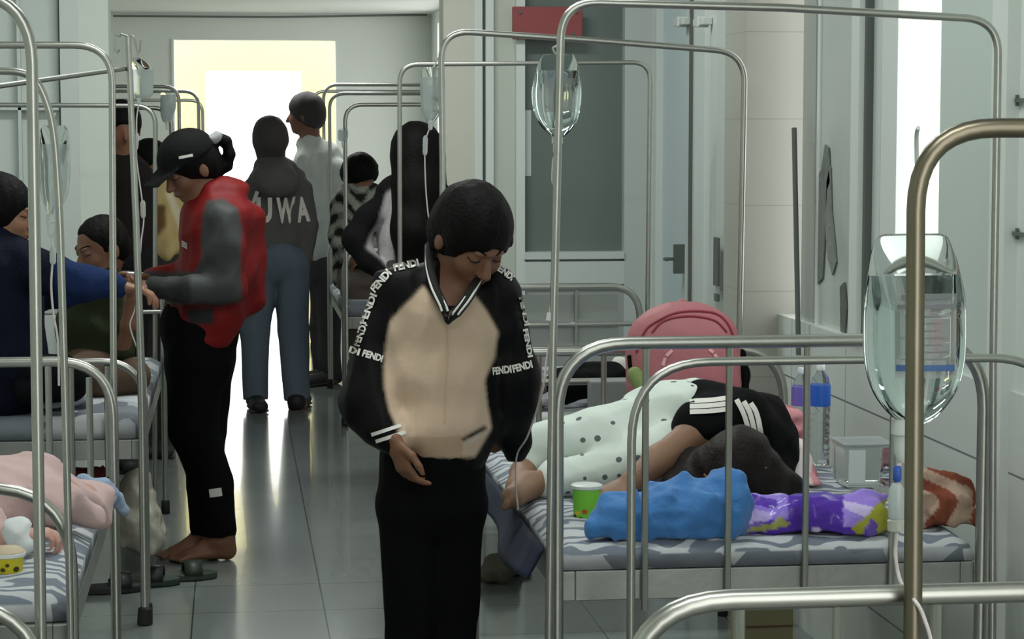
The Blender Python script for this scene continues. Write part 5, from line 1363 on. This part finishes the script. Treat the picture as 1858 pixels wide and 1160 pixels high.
# left bag
drip('drip_bag', 'long clear drip bag hanging inside the left hoops above the reaching arm', 4.25, None, milky=0.4, prof=
     [(97, 228, 20), (98, 238, 25), (99, 262, 27), (99, 300, 28), (99, 340, 26), (98, 365, 20), (94, 382, 11), (92, 390, 6)], level=262, neck=(92, 388, 430, .0085), depth=.5,
     conn=[((96, 96), 448, 480, .006, (220, 226, 226))], tube=[(92, 428, 0), (96, 445, 0), (95, 480, 0), (93, 520, 0), (97, 570, 0), (105, 620, 0), (107, 700, 0)], hook=[(97, 228, 0), (96, 216, 0), (101, 205, -.0)])
# bag on the drip stand
drip('drip_bag', 'squarish pale drip bag hanging from the double hooked stand', ys + .04, None, milky=0.6, prof=
     [(244, 104, 6), (250, 112, 16), (258, 122, 20), (258, 130, 20), (258, 150, 20), (258, 170, 19), (257, 178, 14)], level=126, neck=(252, 176, 190, .008), depth=.4,
     conn=[((249, 247), 242, 272, .006, (226, 228, 228)), ((259, 260), 364, 396, .008, (224, 222, 216))],
     tube=[(252, 188, 0), (248, 215, 0), (248, 245, 0), (248, 290, 0), (256, 350, 0), (261, 395, 0), (256, 440, -.02), (252, 500, -.04), (245, 560, -.03), (236, 590, -.03), (246, 625, -.03), (262, 670, -.03), (266, 720, 0)], hook=[(250, 100, 0), (250, 97, -.01)])
# bright bag far left room
drip('drip_bag', 'bright milky drip bag on the far left hoop before the doorway', 10.75, None, milky=0.9, prof=
     [(305, 168, 12), (305, 174, 14), (305, 195, 14), (303, 210, 11), (302, 222, 6)], level=172, neck=(303, 220, 236, .008), depth=.4)
drip('drip_bag', 'small square drip bag held up against the bright doorway glare on the right', 11.15, None, milky=0.6, prof=
     [(622, 232, 6), (622, 238, 9), (622, 250, 9), (622, 256, 7)], level=236, neck=(622, 255, 268, .006), depth=.4)
# ================================================================== LEFT BED PATIENT AND THINGS
Yq = 4.55
P = lambda x, y, d=0: W(x, y, Yq + d)
root = empty('person', P(20, 900), 'patient in pale pink clothes lying on the lower left bed, hand bandaged', 'person'); root.location.z = .656
B = SDF(.008)
HL = Head(P(-265, 925, .2), (-.1, -.5, .8), .9, (-1, 0, .1)); HL.prims(B, True)
B.cone(HL.p(0, -.02, -.06), P(-170, 925, .2), .045, .05); B.econe(P(-130, 925, .2), P(60, 910, .25), (.1, .07), (.1, .07), (0, 1, 0), k=.03)
B.chain([P(-70, 960, .0), P(-10, 985, -.1), P(28, 975, -.12)], [.04, .032, .022], k=.02); B.chain([P(60, 905, .3), P(160, 920, .45)], [.07, .05], k=.02)
add_hand(B, P(28, 975, -.12), (.9, .1, .1), (0, 0, -1), (0, 1, 0), .8, .9, .5)
blob('body', B, SKINP, root)
Hh = SDF(.008); HL.hair(Hh, .01); blob('hair', Hh, HAIR, root)
B = SDF(.008)
B.econe(P(-90, 915, .2), P(40, 905, .25), (.14, .088), (.15, .088), (0, 1, 0), k=.04); B.cone(P(40, 900, .3), P(165, 922, .45), .088, .052, k=.05)
B.chain([P(-80, 950, .03), P(-20, 975, -.06)], [.06, .05], k=.03); B.cone(P(100, 915, .1), P(170, 935, .15), .05, .03, k=.04)
blob('gown', B, mat('pale_pink_cotton', (200, 172, 170), .85, bump=.3), root, disp=folds(.012, 34, 91))
B = SDF(.005); B.cone(P(30, 968, -.125), P(42, 985, -.13), .03, .026, k=.01); B.ell(P(36, 950, -.12), (.022, .02, .012), k=.01)
blob('bandage', B, mat('white_gauze', (222, 224, 226), .85, bump=.3), root, disp=folds(.003, 90, 4))
cup(14, 1008, 1062, 4.3, .026, .032, (214, 200, 40), [(-.6, .3, 1, (170, 70, 30)), (-.2, .6, .9, (60, 56, 20)), (.3, .25, 1, (120, 80, 20)), (.1, .75, .8, (60, 56, 20)), (.7, .6, 1.2, (60, 56, 20)), (-.8, .7, 1, (170, 60, 30))], 'yellow printed paper cup standing on the lower left bed', mat('tan_lid', (196, 176, 150), .6))
bedding('towel', 'blue and white towel corner hanging over the far rail of the left bed', 'towel',
    lambda B: (B.chain([Q(150, 872, 5.1), Q(185, 885, 5.15), Q(212, 905, 5.2), Q(224, 925, 5.2)], [.018, .02, .016, .014], k=.01), B.chain([Q(160, 880, 5.1), Q(200, 905, 5.12)], [.02, .016], k=.01)),
    mat('pale_blue_towel', (150, 166, 192), .9, bump=.5), (.004, 60, 22), .005)
bedding('folded_sheet', 'grey and white crumpled sheet bundle on the left bed by the child', 'sheet',
    lambda B: (B.cone(Q(70, 760, 7.0), Q(135, 735, 7.05), .07, .06, k=.03), B.cone(Q(100, 720, 7.05), Q(150, 725, 7.1), .03, .02, k=.03)),
    mat('pale_blue_grey_cotton', (150, 156, 166), .9, bump=.4), (.01, 30, 25), .008, flat=.645)
bedding('blanket', 'dark red blanket stuffed under the left bed deck', 'blanket', lambda B: (B.cone(Q(95, 880, 7.5), Q(190, 880, 7.5), .07, .06, k=.03),), mat('dark_red_cloth', (92, 30, 30), .9), (.01, 30, 26), .01)
bedding('plastic_bag', 'off white plastic carrier bag standing on the floor under the left bed', 'bag', lambda B: (B.cone(Q(248, 955, 7.35), Q(245, 880, 7.4), .085, .05, k=.03), B.cone(Q(270, 985, 7.3), Q(255, 950, 7.3), .05, .04, k=.03)),
    mat('off_white_plastic_film', (150, 146, 134), .5, bump=.4, bscale=25), (.012, 35, 27), .008, flat=.004)
def sandal(x, y, d, col, label, L=.24, cat='sandal'):
    c = WZ(x, y, .0); d = Vector(d).normalized(); sd_ = Vector((-d.y, d.x, 0)); e = empty('sandal', c, label, cat)
    m = MB(); P_ = []
    for k in range(24):
        a = 2 * math.pi * k / 24; u = math.cos(a); v = math.sin(a); w_ = .046 * (1 + .18 * u) ; P_.append(c + d * (u * L / 2) + sd_ * (v * w_) + Vector((0, 0, .002)))
    m.prism(P_, (0, 0, .022)); m.build('sole', mat('sandal_%d_%d_%d' % col, col, .6), e, smooth=False, bevel=.004)
    arc = [c + d * .035 + sd_ * (.05 * math.cos(t)) + Vector((0, 0, .02 + .045 * math.sin(t))) for t in np.linspace(0, math.pi, 10)]
    m = MB(); vs = []
    for p in arc: vs += [p + d * .03, p - d * .03]
    m.add(vs, [(2 * i, 2 * i + 2, 2 * i + 3, 2 * i + 1) for i in range(9)]); o = m.build('strap', mat('sandal_strap_%d' % col[0], tuple(int(v * .8) for v in col), .5), e)
    md = o.modifiers.new('s', 'SOLIDIFY'); md.thickness = .006
sandal(200, 1075, (1, .2, 0), (34, 32, 36), 'black sandal on the floor below the lower left bed')
sandal(262, 1062, (1, -.05, 0), (34, 52, 40), 'dark green sandal by the foot of the drip stand')
sandal(330, 1052, (1, .15, 0), (52, 62, 50), 'dark green sandal just before the barefoot person in red')
sandal(905, 1045, (1, .3, 0), (34, 32, 28), 'dark brown shoe under the right bed beside the girl', cat='shoe')
bedding('cloth_bag', 'grey olive cloth bag on the floor under the right bed', 'bag', lambda B: (B.ell(Q(912, 1030, 7.2) , (.06, .05, .05), k=.02), B.ell(Q(890, 1035, 7.2) , (.04, .05, .04), k=.02)), mat('olive_grey_cloth', (92, 90, 78), .9, bump=.4), (.008, 40, 29), .007, flat=.004)
# carton under bed A
c = WZ(1400, 1165, 0.02); m = MB(); a_ = W(1352, 1150, 5.75); b_ = W(1440, 1105, 5.75)
o = MB().box((a_.x, 5.75, .002), (b_.x, 5.93, b_.z)).build('carton', mat('beige_cardboard', (160, 152, 118), .85, noise=.1), smooth=False, bevel=.003); tag(o, 'beige cardboard carton on the floor under the right bed', 'carton')
MB().box((a_.x + .002, 5.747, b_.z - .05), (b_.x - .002, 5.75, b_.z - .044)).build('tape', mat('brown_tape', (110, 86, 54), .5), o, smooth=False)
# things on bed C behind the girl's shoulder: dark cushion and grey box, white crumpled sheet
bedding('dark_garment', 'black garment heaped on the second right bed left of the pink backpack', 'clothes', lambda B: (B.cone(Q(1020, 700, 6.75), Q(1120, 690, 6.8), .055, .04, k=.03), B.cone(Q(1050, 675, 6.85), Q(1110, 672, 6.85), .035, .03, k=.03)), BLACKC, (.008, 35, 31), .009, flat=.65)
o = MB().box((W(1070, 700, 6.55).x, 6.52, .55 + .1), (W(1140, 700, 6.55).x, 6.6, W(1100, 690, 6.55).z)).build('grey_box', mat('grey_plastic', (132, 134, 134), .6), smooth=False, bevel=.006); tag(o, 'flat grey box left of the pink backpack behind the headboard', 'box')
bedding('patterned_sheet', 'crumpled lilac grey patterned sheet heaped behind the girl in the aisle', 'sheet', lambda B: (B.cone(Q(955, 705, 6.8), Q(975, 695, 6.8), .05, .04, k=.03), B.cone(Q(960, 740, 6.72), Q(985, 735, 6.72), .03, .025, k=.02)), mat('lilac_grey_print', (156, 148, 152), .9, noise=.3, nscale=40, bump=.4), (.007, 35, 33), .009, flat=.65)
bedding('white_cloth', 'small white cloth propped beside the pink backpack strap', 'cloth', lambda B: (B.ell(Q(1125, 668, 6.9), (.03, .03, .035), k=.02),  B.ell(Q(1120, 690, 6.9), (.03, .04, .05), k=.02)), mat('white_cotton', (200, 200, 192), .9, bump=.3), (.006, 50, 34), .007, flat=.65)
